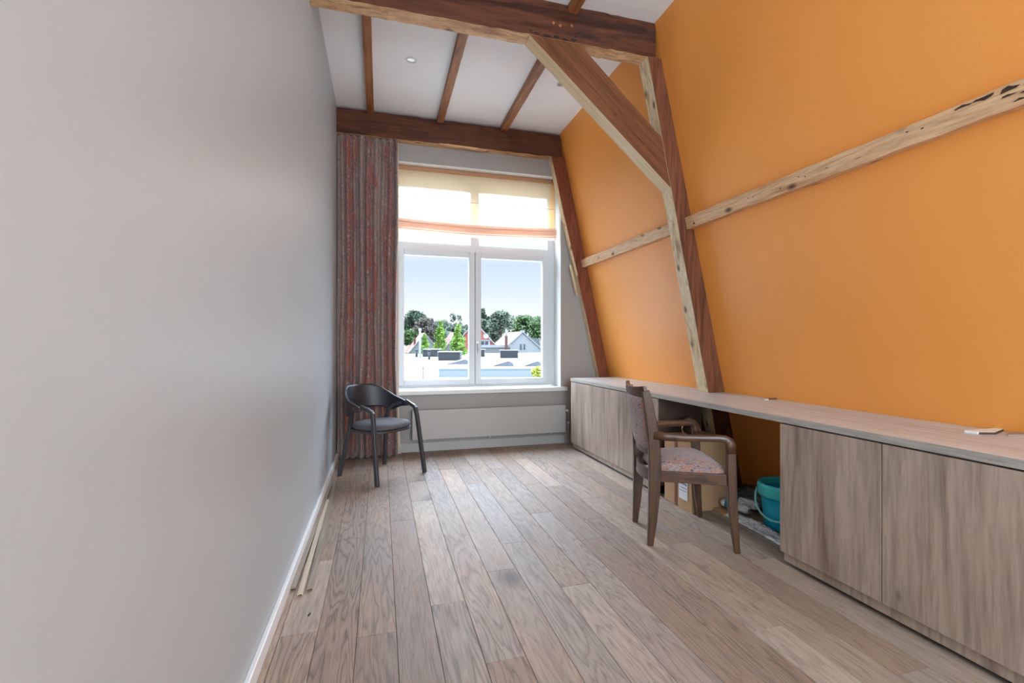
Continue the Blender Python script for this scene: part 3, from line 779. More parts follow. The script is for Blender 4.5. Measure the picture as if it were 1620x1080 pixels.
# worktop: one slab notched round the post
bm = NB()
def slab(y0, y1, x1):
    add_box(bm, XD-0.002, x1, y0, y1, 0.759, 0.793, 0)
wt = [(XD-0.002, 4.906), (XD-0.002, 0.44), (xs(0.776)-0.004, 0.44), (xs(0.776)-0.004, YP0-0.004), (xin(0.79)-0.002, YP0-0.004), (xin(0.79)-0.002, YP1+0.004), (xs(0.776)-0.004, YP1+0.004), (xs(0.776)-0.004, 4.906)]
fs = add_prism(bm, [(x, y, 0.759) for x, y in wt], (0, 0, 0.034))
for f in fs[2:]: f.material_index = 1
o = obj('worktop', bm, [M['top'], M['topedge']], None, 0.002)
tag(o, 'long grey oak worktop running along the orange wall over the cabinets', 'worktop')

# ------------------------------------------------------------------ things on the worktop
def plate(name, label, pts, z0, z1, mats, edgemat=None):
    bm = NB(); fs = add_prism(bm, [(x, y, z0) for x, y in pts], (0, 0, z1-z0))
    if edgemat is not None:
        for f in fs[2:]: f.material_index = 1
    o = obj(name, bm, mats, None, 0.001); tag(o, label, 'socket'); return o
t = thing('socket_plate', 'white double socket frame lying loose on the worktop at right', 'socket', (2.55, 1.40, 0.793))
bm = NB(); add_prism(bm, [(-0.10, 0.038, 0), (-0.095, -0.008, 0), (-0.03, -0.03, 0), (0.10, 0.012, 0), (0.11, 0.04, 0)], (0, 0, 0.010)); obj('frame', bm, M['white'], t, 0.0015)
bm = NB(); add_prism(bm, [(-0.092, -0.012, 0.0), (-0.03, -0.033, 0.0), (0.098, 0.008, 0.0), (0.098, 0.012, 0), (-0.03, -0.029, 0), (-0.09, -0.008, 0)], (0, 0, 0.009)); obj('back_plate', bm, plain('brown_backing', (70, 46, 34), 0.6), t)
bm = NB(); add_prism(bm, [(-0.06, 0.004, 0), (0.0, -0.01, 0), (0.105, 0.0, 0), (0.095, 0.03, 0), (0.0, 0.035, 0)], (0, 0, 0.007))
o = obj('wood_sample', bm, [plain('sample_top', (150, 130, 116), 0.5), M['carddark']], None, 0.001, loc=(2.585, 1.325, 0.793)); tag(o, 'thin brown sample tile lying right of the white socket frame', 'tile sample')
t = thing('cable_outlet', 'small flip-up cable outlet with white button near the back of the worktop', 'cable outlet', (2.575, 2.645, 0.793))
bm = NB(); add_lathe(bm, [(0.0, 0.005), (0.014, 0.005), (0.017, 0.0)], (-0.02, -0.01, 0), 20); obj('button', bm, M['white'], t)
bm = NB(); add_box(bm, 0.02, 0.075, -0.012, 0.012, 0.0, 0.009); obj('cover', bm, M['carddark'], t, 0.002)

# ------------------------------------------------------------------ kneehole contents
t = thing('cardboard_box', 'tall cardboard box with a white label under the worktop behind the wooden chair', 'box', (2.255, 2.97, 0))
bm = NB(); add_box(bm, -0.175, 0.175, -0.155, 0.155, 0, 0.50); obj('carton', bm, M['card'], t, 0.004)
boxobj('tape', (-0.1775, -0.1752, -0.008, 0.024, 0.0, 0.50), M['carddark'], t)
tag(boxobj('label', (-0.1785, -0.1755, -0.128, -0.030, 0.07, 0.33), M['paper'], t), 'white paper label with small print')
bm = NB()
rnd = random.Random(2)
for k, z in enumerate((0.30, 0.28, 0.26, 0.24, 0.175, 0.15, 0.13)):
    y = -0.120
    while y < -0.045:
        wd = rnd.uniform(0.006, 0.02); add_box(bm, -0.1794, -0.1786, y, min(y+wd, -0.04), z, z+(0.012 if k == 4 else 0.005)); y += wd+0.005
obj('print', bm, M['ink'], t)
bm = NB(); add_prism(bm, [(-0.175, -0.155, 0.50), (0.175, -0.155, 0.50), (0.175, -0.20, 0.62), (-0.175, -0.20, 0.62)], (0, 0.004, 0.001)); 
bm.free()
bm = NB(); add_prism(bm, [(-0.178, -0.155, 0.0), (-0.178, -0.175, 0.0), (-0.178, -0.168, 0.49), (-0.178, -0.155, 0.49)], (0.05, 0, 0)); obj('flap', bm, M['card'], t)
t = thing('cardboard_tube', 'rolled sheet of brown cardboard resting on top of the tall box', 'cardboard roll', (2.18, 2.95, 0.50))
bm = NB(); pts = []
for k in range(40):
    a = k/39*2.6*PI; r = 0.062-0.008*a/(2*PI)
    pts.append((r*math.cos(a), r*math.sin(a)+0.064))
rows = []
for yy in (-0.12, 0.12): rows.append([bm.verts.new((x, yy, z)) for x, z in pts])
for k in range(39): bm.faces.new((rows[0][k], rows[0][k+1], rows[1][k+1], rows[1][k])).smooth = True
o = obj('roll', bm, M['card'], t, solid=0.003); o.rotation_euler = (0, 0, -0.60)
o = boxobj('cardboard_offcut', (-0.10, 0.12, -0.07, 0.06, 0, 0.02), M['card'], None, 0.002, loc=(2.36, 2.75, 0)); 
o.rotation_euler = (0, 0, -0.1); tag(o, 'flat brown cardboard tray on the floor beside the tall box', 'cardboard')
# plastic-wrapped sticks and crumpled sheet
def crumple_mat(name, c1, c2):
    m, nt, b = new_mat(name); co = objco(nt)
    n = noise(nt, mapping(nt, co, (30, 9, 30)), 1.0, 5, 0.6, 1.5)
    L(nt, ramp(nt, n, [(0.35, s2l(c1)), (0.6, s2l(c2))]), b.inputs['Base Color']); b.inputs['Roughness'].default_value = 0.22
    bump(nt, b, n, 1.0, 0.012); return m
M['plastic'] = crumple_mat('crumpled_clear_plastic', (150, 154, 162), (246, 246, 248))
M['plasticdark'] = crumple_mat('grey_plastic_wrap', (52, 56, 60), (110, 116, 122))
M['bluetape'] = plain('blue_tape', (20, 120, 150), 0.4)
bm = NB(); rnd = random.Random(9); g = []
nx, ny = 14, 44
for i in range(nx+1):
    row = []
    for j in range(ny+1):
        v = j/ny; u = i/nx
        y = 2.07+0.66*v; x = 2.225+0.03*v+0.02*math.sin(v*2.5) + u*(0.10+0.05*max(0, v-.45))
        z = 0.004 + 0.030*abs(math.sin(u*PI))*(0.5+0.5*math.sin(v*9+u*4)) + rnd.uniform(0, 0.012) if 0 < i < nx and 0 < j < ny else 0.003
        row.append(bm.verts.new((x, y, z)))
    g.append(row)
for i in range(nx):
    for j in range(ny): bm.faces.new((g[i][j], g[i+1][j], g[i+1][j+1], g[i][j+1])).smooth = True
o = obj('plastic_sheet', bm, M['plastic'], None, solid=0.002); tag(o, 'crumpled clear plastic sheet on the floor in front of the teal bucket', 'plastic sheet')
for k, (xa, ya, za, xb_, yb, zb, r, lab) in enumerate(((2.38, 2.78, 0.085, 2.46, 2.60, 0.08, 0.030, 'upper rolled plastic-wrapped bundle with a blue tape band under the worktop'),
                                        (2.30, 2.78, 0.072, 2.38, 2.60, 0.062, 0.028, 'lower rolled plastic-wrapped bundle with a blue tape band under the worktop'))):
    t = thing('wrapped_bundle', lab, 'plastic bundle', ((xa+xb_)/2, (ya+yb)/2, 0), 0, 'plastic-wrapped bundles under the worktop')
    a = Vector((xa, ya, za)) - t.location; b_ = Vector((xb_, yb, zb)) - t.location
    bm = NB(); rnd = random.Random(k)
    add_tube(bm, [a.lerp(b_, q/10) for q in range(11)], [0.006, 0.026]+[r*rnd.uniform(0.9, 1.1) for _ in range(8)]+[0.02], 14)
    obj('wrap', bm, M['plastic'], t)
    bm = NB(); add_tube(bm, [a.lerp(b_, 0.22), a.lerp(b_, 0.36)], r*1.12, 16); obj('tape_band', bm, M['bluetape'], t)
bm = NB(); rnd = random.Random(3)
add_lathe(bm, [(0.0, 0.0), (0.15, 0.0), (0.17, 0.03), (0.15, 0.09), (0.09, 0.13), (0.0, 0.14)], (0, 0, 0), 26, 0, 0.7, 1.2)
for v in bm.verts: v.co += Vector((rnd.uniform(-.008, .008), rnd.uniform(-.008, .008), rnd.uniform(-.004, .004) if v.co.z > 0.01 else 0))
o = obj('plastic_bag', bm, M['plasticdark'], None, loc=(2.62, 2.80, 0.0)); tag(o, 'dark grey plastic bag against the wall under the worktop, behind the bundles', 'plastic bag')

def bucket():
    t = thing('bucket', 'teal plastic bucket with pale handle standing under the worktop', 'bucket', (2.49, 2.42, 0.003))
    bm = NB(); add_lathe(bm, [(0.0, 0.004), (0.112, 0.0), (0.116, 0.006), (0.140, 0.245), (0.137, 0.245), (0.112, 0.012), (0.0, 0.012)], seg=48)
    obj('body', bm, M['teal'], t)
    bm = NB(); add_lathe(bm, [(0.140, 0.205), (0.150, 0.205), (0.156, 0.215), (0.158, 0.262), (0.150, 0.285), (0.143, 0.286), (0.138, 0.270), (0.138, 0.235)], seg=48)
    obj('rim', bm, M['tealrim'], t)
    bm = NB(); pts = []
    for k in range(21):
        a = PI*k/20; pts.append((-0.158*math.sin(a)*0.78-0.02, 0.165*math.cos(a), 0.222-0.15*math.sin(a)))
    add_tube(bm, pts, 0.0065, 8); h = obj('handle', bm, M['handle'], t); h.rotation_euler = (0, 0, 0.35)
bucket()

# ------------------------------------------------------------------ loose profiles along the left wall
for (x0, x1, y0, y1, w_, mt, lab) in ((-0.403, -0.401, 2.44, 4.86, 0.028, 'trim', 'grey oak floor profile lying tight against the left skirting'),
                            (-0.362, -0.383, 2.375, 3.75, 0.026, 'trimpale', 'pale cream floor profile lying between two grey ones by the left wall'),
                            (-0.325, -0.383, 2.415, 4.50, 0.028, 'trim', 'grey oak floor profile lying furthest from the left wall')):
    bm = NB(); d = Vector((x1-x0, y1-y0, 0)); 
    add_prism(bm, [(x0-w_/2, y0, 0.014), (x0+w_/2, y0, 0.018), (x0+w_/2, y0, 0.014), (x0+w_/2-0.003, y0, 0.0), (x0+w_/2-0.006, y0, 0.011), (x0-w_/2+0.004, y0, 0.008), (x0-w_/2, y0, 0.0)], d)
    o = obj('floor_profile', bm, M[mt], None, 0.0006); tag(o, lab, 'wood profile', 'loose profiles along the left wall')
bm = NB(); add_prism(bm, [(-0.305, 2.20, 0.0), (-0.297, 2.215, 0), (-0.300, 2.19, 0.0)], (0, 0, 0.003)); add_prism(bm, [(-0.300, 2.19, 0.0), (-0.297, 2.215, 0), (-0.294, 2.21, 0.0)], (0, 0, 0.006))
o = obj('wood_chip', bm, M['black'], None); tag(o, 'tiny dark chip lying on the planks near the profiles', 'wood chip')

# ------------------------------------------------------------------ wooden armchair
def armchair():
    t = thing('armchair', 'brown wooden armchair with multicoloured woven seat and back, facing the worktop', 'chair', (1.79, 2.535, 0), math.radians(-16.8))
    W_, WX = M['walnut'], M['walnutx']
    def yw(x): return 0.18 + (x+0.224)/(0.448)*(0.27-0.18)      # half width along depth
    # rear legs running up into the back posts
    for s in (-1, 1):
        bm = NB()
        P = [(-0.228, 0.183*s, 0.0), (-0.216, 0.184*s, 0.14), (-0.206, 0.185*s, 0.30), (-0.202, 0.186*s, 0.44), (-0.206, 0.190*s, 0.56), (-0.221, 0.196*s, 0.70), (-0.247, 0.204*s, 0.84), (-0.262, 0.207*s, 0.905)]
        FL = [(0.017, 0.014), (0.025, 0.017), (0.032, 0.018), (0.035, 0.018), (0.034, 0.017), (0.031, 0.016), (0.026, 0.014), (0.022, 0.013)]
        add_tube(bm, P, 0, flat=[(b_, a) for a, b_ in FL], up=(1, 0, 0))
        obj('leg', bm, W_, t, 0.003)
    # front legs with rounded corner into the arms
    for s in (-1, 1):
        bm = NB()
        P = [(0.234, 0.278*s, 0.0), (0.219, 0.273*s, 0.14), (0.209, 0.270*s, 0.30), (0.205, 0.269*s, 0.44), (0.204, 0.268*s, 0.560)]
        add_tube(bm, P, 0, flat=[(0.0125, 0.015), (0.015, 0.021), (0.017, 0.026), (0.017, 0.026), (0.016, 0.024)], up=(1, 0, 0))
        obj('leg', bm, W_, t, 0.003)
        bm = NB()
        A = [(0.204, 0.268*s, 0.558), (0.203, 0.268*s, 0.602), (0.195, 0.267*s, 0.626), (0.176, 0.265*s, 0.639), (0.14, 0.262*s, 0.643), (0.05, 0.250*s, 0.641), (-0.05, 0.232*s, 0.638), (-0.14, 0.214*s, 0.640), (-0.212, 0.198*s, 0.648)]
        FA = [(0.016, 0.024), (0.017, 0.025), (0.018, 0.024), (0.020, 0.020), (0.021, 0.018), (0.021, 0.018), (0.019, 0.019), (0.016, 0.021), (0.014, 0.024)]
        ups = (1, 0, 0)
        # build rings by hand so the section turns smoothly through the corner
        rings = []; n = len(A)
        for i, p in enumerate(A):
            p = Vector(p); tt = (Vector(A[min(i+1, n-1)])-Vector(A[max(i-1, 0)])).normalized()
            sd_ = Vector((0.05*0, 1, 0)); sd_ = (sd_-tt*sd_.dot(tt)).normalized(); up = sd_.cross(tt)
            fw, fh = FA[i]; c = 0.005
            rings.append([bm.verts.new(p+sd_*a+up*b_) for a, b_ in ((fw-c, fh), (fw, fh-c), (fw, -fh+c), (fw-c, -fh), (-fw+c, -fh), (-fw, -fh+c), (-fw, fh-c), (-fw+c, fh))])
        for r1, r2 in zip(rings, rings[1:]):
            for k in range(8): bm.faces.new((r1[k], r1[(k+1) % 8], r2[(k+1) % 8], r2[k])).smooth = True
        bm.faces.new(rings[0]); bm.faces.new(rings[-1][::-1])
        obj('armrest', bm, WX, t)
        # side rail
        bm = NB(); a, b_ = Vector((-0.190, 0.185*s, 0.405)), Vector((0.204, 0.262*s, 0.405))
        add_prism(bm, [a+Vector((0, -0.011, -0.030)), a+Vector((0, 0.011, -0.030)), a+Vector((0, 0.011, 0.032)), a+Vector((0, -0.011, 0.032))], b_-a)
        obj('side_rail', bm, WX, t, 0.003)
    bm = NB(); add_box(bm, 0.192, 0.214, -0.262, 0.262, 0.372, 0.437); obj('front_rail', bm, WX, t, 0.004)
    # curved rear rails and crest
    def curved(name, z0, z1, x, bow, th, lab=None, half=0.19, zb=None, lean=0.0):
        bm = NB(); n = 18; rings = []
        for i in range(n+1):
            s = -1+2*i/n; y = half*s; bx = x - bow*(1-s*s); e = 0 if zb is None else zb*(s*s)
            rings.append([bm.verts.new(v) for v in ((bx-th/2+lean, y, z0), (bx+th/2+lean, y, z0), (bx+th/2, y, z1+e), (bx-th/2, y, z1+e))])
        for r1, r2 in zip(rings, rings[1:]):
            for k in range(4):
                bm.faces.new((r1[k], r1[(k+1) % 4], r2[(k+1) % 4], r2[k])).smooth = False
        bm.faces.new(rings[0][::-1]); bm.faces.new(rings[-1])
        return obj(name, bm, WX, t, 0.003)
    curved('rear_rail', 0.368, 0.437, -0.206, 0.035, 0.020, half=0.182)
    curved('lower_back_rail', 0.520, 0.560, -0.212, 0.035, 0.018, half=0.180, lean=0.006)
    curved('crest_rail', 0.862, 0.918, -0.268, 0.035, 0.022, half=0.216, zb=0.016, lean=0.014)
    # seat cushion
    bm = NB(); n, m_ = 22, 22; g = []
    for i in range(n+1):
        row = []
        for j in range(m_+1):
            u = i/n; v = -1+2*j/m_; x = -0.186+0.388*u; hw = 0.170+(0.252-0.170)*u
            d = 1-(abs(2*u-1)**4); e = 1-abs(v)**4
            z = 0.440 + 0.062*(max(0, d)**0.5)*(max(0, e)**0.5) + 0.010*(1-v*v)*(d)
            row.append(bm.verts.new((x, hw*v, z)))
        g.append(row)
    for i in range(n):
        for j in range(m_): bm.faces.new((g[i][j], g[i+1][j], g[i+1][j+1], g[i][j+1])).smooth = True
    edge = [g[i][0] for i in range(n+1)]+[g[n][j] for j in range(1, m_+1)]+[g[i][m_] for i in range(n-1, -1, -1)]+[g[0][j] for j in range(m_-1, 0, -1)]
    low = [bm.verts.new((v.co.x, v.co.y, 0.425)) for v in edge]
    for k in range(len(edge)): bm.faces.new((edge[k], low[k], low[(k+1) % len(low)], edge[(k+1) % len(low)]))
    bm.faces.new(low[::-1])
    obj('seat', bm, M['weave'], t)
    # upholstered back, slightly bowed
    bm = NB(); n, m_ = 18, 20
    faces = []
    for side in (0, 1):
        g = []
        for i in range(n+1):
            row = []
            for j in range(m_+1):
                u = i/n; s = -1+2*j/m_; z = 0.552+(0.862-0.552)*u
                xc = -0.210 - 0.052*u**1.3 - 0.033*(1-s*s)
                th = 0.012+0.016*((1-abs(2*u-1)**6)*(1-abs(s)**6))
                row.append(bm.verts.new((xc+(th if side else -th*0.9), (0.174+0.016*u)*s, z)))
            g.append(row)
        faces.append(g)
        for i in range(n):
            for j in range(m_): bm.faces.new((g[i][j], g[i+1][j], g[i+1][j+1], g[i][j+1])).smooth = True
    a, b_ = faces
    def rim(g): return [g[i][0] for i in range(n+1)]+[g[n][j] for j in range(1, m_+1)]+[g[i][m_] for i in range(n-1, -1, -1)]+[g[0][j] for j in range(m_-1, 0, -1)]
    ra, rb = rim(a), rim(b_)
    for k in range(len(ra)): bm.faces.new((ra[k], rb[k], rb[(k+1) % len(rb)], ra[(k+1) % len(ra)])).smooth = True
    obj('backrest', bm, M['weave'], t)
armchair()

# ------------------------------------------------------------------ dark bistro armchair
def darkchair():
    ang = math.atan2(-0.772, 0.635)
    t = thing('dark_armchair', 'dark grey armchair with curved leather back standing in front of the curtain', 'chair', (0.007, 4.404, 0), ang)
    # local +x faces the room; feet from the photo: front (+.26, +-.27), rear (-.25, +-.25)
    FM = M['darkmetal']
    # shell: curved leather back following the arms; parameter s from -1 (one tip) to 1
    def shell_xy(s, off=0.0):
        a = s*1.62
        r = 0.262+off
        x = -0.055 - r*math.cos(a)*1.0
        y = r*1.0*math.sin(a)
        if abs(s) > 0.82: x += (abs(s)-0.82)*0.55
        return x, y
    def top_z(s): return 0.795 - 0.165*max(0, (abs(s)-0.30)/0.70)**1.35
    def bot_z(s): return 0.575 + 0.0*s if abs(s) < 0.55 else 0.575 - 0.035*math.sin(PI*min(1, (abs(s)-0.55)/0.35))*1.0 + 0.02*max(0, abs(s)-0.8)/0.2
    n, m_ = 56, 12
    for side, nm, mt in ((-0.000, 'backrest', M['leather']), (0.009, 'shell', M['leatherout'])):
        bm = NB(); g = []
        for i in range(n+1):
            s = -1+2*i/n; row = []
            for j in range(m_+1):
                v = j/m_; zt, zb = top_z(s), bot_z(s)
                z = zb+(zt-zb)*v
                x, y = shell_xy(s, side)
                x -= 0.035*v*(1-abs(s)) ; 
                row.append(bm.verts.new((x, y, z)))
            g.append(row)
        for i in range(n):
            for j in range(m_): bm.faces.new((g[i][j], g[i+1][j], g[i+1][j+1], g[i][j+1])).smooth = True
        obj(nm, bm, mt, t, solid=0.008)
    # metal arm/leg frames: one bent flat bar per front leg running up into the shell edge
    for sgn in (-1, 1):
        bm = NB()
        tipx, tipy = shell_xy(1.0)
        pts = [(0.275, 0.270*sgn, 0.0), (0.232, 0.258*sgn, 0.28), (0.198, 0.247*sgn, 0.52), (0.182, 0.242*sgn, 0.585), (0.165, 0.242*sgn, 0.602), (0.12, 0.246*sgn, 0.617), (0.045, 0.256*sgn, 0.640)]
        add_tube(bm, pts, 0, flat=[(0.014, 0.019)]*4+[(0.014, 0.016)]*3, up=(1, 0, 0.2))
        obj('leg', bm, FM, t, 0.002)
        bm = NB()
        pts = [(-0.262, 0.252*sgn, 0.0), (-0.215, 0.225*sgn, 0.25), (-0.172, 0.200*sgn, 0.46), (-0.140, 0.208*sgn, 0.565), (-0.10, 0.235*sgn, 0.600), (-0.02, 0.262*sgn, 0.625)]
        add_tube(bm, pts, 0, flat=(0.014, 0.018), up=(1, 0, 0.2))
        obj('leg', bm, FM, t, 0.002)
    # seat frame ring
    bm = NB(); ring = []
    for k in range(37):
        a = 2*PI*k/36; cx, sy = math.cos(a), math.sin(a)
        x = 0.0 + 0.215*math.copysign(abs(cx)**0.75, cx); y = 0.235*math.copysign(abs(sy)**0.75, sy)
        ring.append((x, y, 0.418))
    add_tube(bm, ring, 0, flat=(0.012, 0.010), cap=False); obj('seat_frame', bm, FM, t)
    bm = NB(); prof = [(0.0, 0.0), (0.9, 0.0), (1.0, 0.012), (1.0, 0.030), (0.93, 0.048), (0.7, 0.060), (0.35, 0.064), (0.0, 0.065)]
    rings = []
    for r, z in prof:
        if r == 0: rings.append([bm.verts.new((0, 0, 0.428+z))]); continue
        rr = []
        for k in range(40):
            a = 2*PI*k/40; cx, sy = math.cos(a), math.sin(a)
            rr.append(bm.verts.new((0.005+r*0.222*math.copysign(abs(cx)**0.72, cx), r*0.238*math.copysign(abs(sy)**0.72, sy), 0.428+z)))
        rings.append(rr)
    for a, b_ in zip(rings, rings[1:]):
        for k in range(40):
            k2 = (k+1) % 40
            q = ([a[0]] if len(a) == 1 else [a[k], a[k2]]) + ([b_[0]] if len(b_) == 1 else [b_[k2], b_[k]])
            bm.faces.new(q).smooth = True
    obj('seat', bm, M['velvet'], t)
darkchair()

# ------------------------------------------------------------------ outside
M['roofwhite'] = plain('white_roof_membrane', (150, 152, 154), 0.7, mottled=0.05)
M['concrete'] = plain('pale_parapet', (98, 106, 112), 0.7)
M['louvre'] = plain('dark_louvre', (26, 30, 36), 0.6)
M['louvrew'] = plain('white_louvre_side', (120, 124, 128), 0.6)
M['brickpink'] = plain('red_gable_brick', (120, 62, 52), 0.8, mottled=0.12)
M['brickred'] = plain('dark_red_brick', (66, 36, 34), 0.8, mottled=0.15)
M['render'] = plain('white_render', (112, 114, 118), 0.8, mottled=0.03)
M['renderg'] = plain('grey_render', (84, 86, 88), 0.8, mottled=0.05)
M['winblack'] = plain('dark_window_glass', (30, 36, 42), 0.2)
M['asphalt'] = plain('skylight_grey', (68, 74, 82), 0.5)
M['ground'] = plain('distant_ground', (84, 92, 74), 0.9, mottled=0.2)
M['bark'] = plain('tree_bark', (74, 62, 52), 0.9, mottled=0.2)
def tile_mat(name, c1, c2):
    m, nt, b = new_mat(name); co = objco(nt)
    wv = nt.nodes.new('ShaderNodeTexWave'); wv.inputs['Scale'].default_value = 2.2; wv.bands_direction = 'Z'; L(nt, co, wv.inputs['Vector'])
    n = noise(nt, co, 2.0, 4)
    L(nt, mixc(nt, ramp(nt, n, [(0.3, 0.0), (0.7, 1.0)]), s2l(c1), s2l(c2)), b.inputs['Base Color']); b.inputs['Roughness'].default_value = 0.75
    bump(nt, b, wv.outputs['Fac'], 0.4, 0.05); return m
M['tile'] = tile_mat('orange_roof_tiles', (88, 42, 30), (102, 54, 40))
M['tilered'] = tile_mat('red_roof_tiles', (80, 36, 30), (92, 44, 38))
M['tilegrey'] = tile_mat('grey_roof_tiles', (62, 66, 70), (80, 84, 88))
def leaf_mat(name, c1, c2):
    m, nt, b = new_mat(name); co = objco(nt)
    n = noise(nt, co, 1.2, 4, 0.7); n2 = nt.nodes.new('ShaderNodeObjectInfo')
    L(nt, ramp(nt, n, [(0.35, s2l(c1)), (0.65, s2l(c2))]), b.inputs['Base Color']); b.inputs['Roughness'].default_value = 0.7
    b.inputs['Specular IOR Level'].default_value = 0.2
    return m
leafs = {'bright': leaf_mat('bright_green_leaves', (62, 92, 30), (100, 126, 48)), 'dark': leaf_mat('dark_green_leaves', (28, 42, 32), (46, 62, 44)),
         'mid': leaf_mat('mid_green_leaves', (36, 56, 28), (62, 84, 42)), 'grey': leaf_mat('grey_green_leaves', (48, 58, 48), (76, 88, 72)),
         'brown': leaf_mat('brown_green_leaves', (44, 38, 36), (64, 60, 50)), 'lime': leaf_mat('yellow_green_leaves', (110, 120, 36), (156, 156, 70))}

GZ = -9.0
def tag_struct(o): return tag(o, kind='structure')
o = boxobj('ground', (-150, 260, 8, 330, GZ-0.5, GZ), M['ground']); tag_struct(o)

def tree(name, label, x, y, zbase, ztop, r, mat, shape='round', n=1700, leaf=0.3, group='trees beyond the roofs', seed=1, density=1.0):
    k_ = {6: .92, 7: 1.1, 21: 1.22, 22: 1.0, 8: 1.12, 9: 1.3, 10: .93, 11: 1.12, 12: 1.0, 14: .88, 15: 1.28, 5: 1.05}.get(seed, 1.0)
    x, y, r, leaf, ztop = x*k_, y*k_, r*k_, leaf*k_, 1.18+(ztop-1.18)*k_
    rnd = random.Random(seed)
    t = thing(name, label, 'tree', (x, y, zbase), 0, group)
    H = ztop-zbase
    bm = NB(); add_tube(bm, [(0, 0, 0), (0.03*r, 0, H*0.5), (0, 0, H*0.85)], [max(0.08, r*0.09), max(0.06, r*0.06), 0.03], 8)
    for k in range(7):
        a = rnd.uniform(0, 2*PI); z = H*rnd.uniform(0.4, 0.75)
        add_tube(bm, [(0, 0, z), (r*0.5*math.cos(a), r*0.5*math.sin(a), z+H*0.12)], [r*0.03, r*0.012], 5)
    obj('trunk', bm, M['bark'], t)
    bm = NB(); blobs = []
    if shape == 'cone':
        ch = min(H*0.8, r*3.2)
        for k in range(56):
            v = rnd.random()**1.1; z = H-ch*(1-v)-0.1*r; rr = r*(1.0-v)**0.8*0.95
            a = rnd.uniform(0, 2*PI); q = rr*rnd.uniform(0.3, 0.85)
            blobs.append((q*math.cos(a), q*math.sin(a), z, r*(0.10+0.24*(1-v))))
    elif shape == 'airy':
        for k in range(26):
            v = rnd.random(); z = H*(0.45+0.5*v); a = rnd.uniform(0, 2*PI); q = r*rnd.uniform(0.1, 0.9)*(1-0.5*v)
            blobs.append((q*math.cos(a), q*math.sin(a), z, r*rnd.uniform(0.12, 0.22)))
    else:
        for k in range(34):
            a = rnd.uniform(0, 2*PI); b_ = rnd.uniform(-0.5, 1.2); b_ = min(b_, PI/2*0.98); q = r*rnd.uniform(0.45, 0.8)
            blobs.append((q*math.cos(a)*math.cos(b_), q*math.sin(a)*math.cos(b_), H-r*1.0+ r*0.75*math.sin(b_), r*rnd.uniform(0.22, 0.36)))
    zmax = max(b_[2]+b_[3] for b_ in blobs); dz = H-zmax
    per = int(n/len(blobs))
    for (bx, by, bz, br) in blobs:
        for k in range(per):
            d = Vector((rnd.gauss(0, 1), rnd.gauss(0, 1), rnd.gauss(0, 1))).normalized(); q = br*rnd.uniform(0.65, 1.05)
            c = Vector((bx, by, bz+dz))+d*q
            u = Vector((rnd.gauss(0, 1), rnd.gauss(0, 1), rnd.gauss(0, 1))).normalized(); v = u.orthogonal().normalized(); s = leaf*rnd.uniform(0.6, 1.2)
            bm.faces.new([bm.verts.new(c+u*s), bm.verts.new(c+v*s*0.7), bm.verts.new(c-u*s*0.8), bm.verts.new(c-v*s*0.7)])
    obj('crown', bm, mat, t, recalc=False)
tree('poplar_tree', 'bright green conical tree in the middle of the left pane', 6.77, 55.22, GZ, 3.85, 1.9, leafs['bright'], 'cone', 3000, 0.17, seed=1)
tree('poplar_tree', 'bright green conical tree beside the centre bar of the window', 8.29, 51.68, GZ, 3.40, 1.75, leafs['bright'], 'cone', 3000, 0.16, seed=2)
tree('poplar_tree', 'small bright green tree in front of the left orange-roofed house', 5.26, 58.8, GZ, 2.45, 1.15, leafs['bright'], 'cone', 2000, 0.15, seed=3)
tree('broad_tree', 'rounded light green tree behind the left house roof', 7.2, 122.5, GZ, 4.9, 2.6, leafs['mid'], 'round', 1800, 0.4, seed=4)
tree('broad_tree', 'tall dark blue-green tree at the far left of the view', 10.0, 142.4, GZ, 11.0, 4.6, leafs['dark'], 'round', 3000, 0.45, seed=5)
tree('broad_tree', 'brownish dark tree right of the tall left tree', 12.4, 136.7, GZ, 8.6, 4.2, leafs['brown'], 'round', 2600, 0.42, seed=6)
tree('broad_tree', 'low dark tree behind the two bright conical trees', 17.6, 140.0, GZ, 8.2, 4.0, leafs['grey'], 'round', 2400, 0.42, seed=7)
tree('airy_tree', 'thin airy tree with sparse crown above the left pane roofs', 21.8, 144.5, GZ, 10.6, 4.0, leafs['grey'], 'airy', 1000, 0.36, seed=8)
tree('broad_tree', 'dark tree just left of the centre bar of the window', 25.6, 148.0, GZ, 7.4, 4.0, leafs['dark'], 'round', 2200, 0.42, seed=9)
tree('pine_tree', 'dark pine top rising just right of the window handle', 27.5, 127.2, GZ, 11.0, 3.0, leafs['dark'], 'airy', 1800, 0.42, seed=10)
tree('broad_tree', 'grey-green tree behind the red house roof', 29.0, 129.9, GZ, 8.6, 4.2, leafs['grey'], 'round', 2600, 0.42, seed=11)
tree('broad_tree', 'tall grey-green tree behind the chimneys', 33.4, 130.8, GZ, 10.8, 4.2, leafs['grey'], 'round', 2800, 0.42, seed=12)
tree('broad_tree', 'dense round green tree behind the white gable house', 35.6, 114.8, GZ, 8.6, 4.0, leafs['mid'], 'round', 3200, 0.36, seed=13)
tree('broad_tree', 'dense round green tree at the right edge of the view', 39.2, 111.8, GZ, 8.3, 3.8, leafs['mid'], 'round', 3000, 0.36, seed=14)
tree('broad_tree', 'dark mid-height tree between the brownish tree and the thin airy one', 15.2, 143.0, GZ, 7.8, 4.5, leafs['dark'], 'round', 2400, 0.45, seed=21)
tree('broad_tree', 'low grey-green tree behind the second conical tree', 21.5, 139.0, GZ, 7.0, 4.0, leafs['grey'], 'round', 2400, 0.45, seed=22)
tree('broad_tree', 'dark low tree filling the gap behind the chimneys', 31.5, 138.0, GZ, 6.6, 5.5, leafs['dark'], 'round', 2400, 0.5, seed=15)
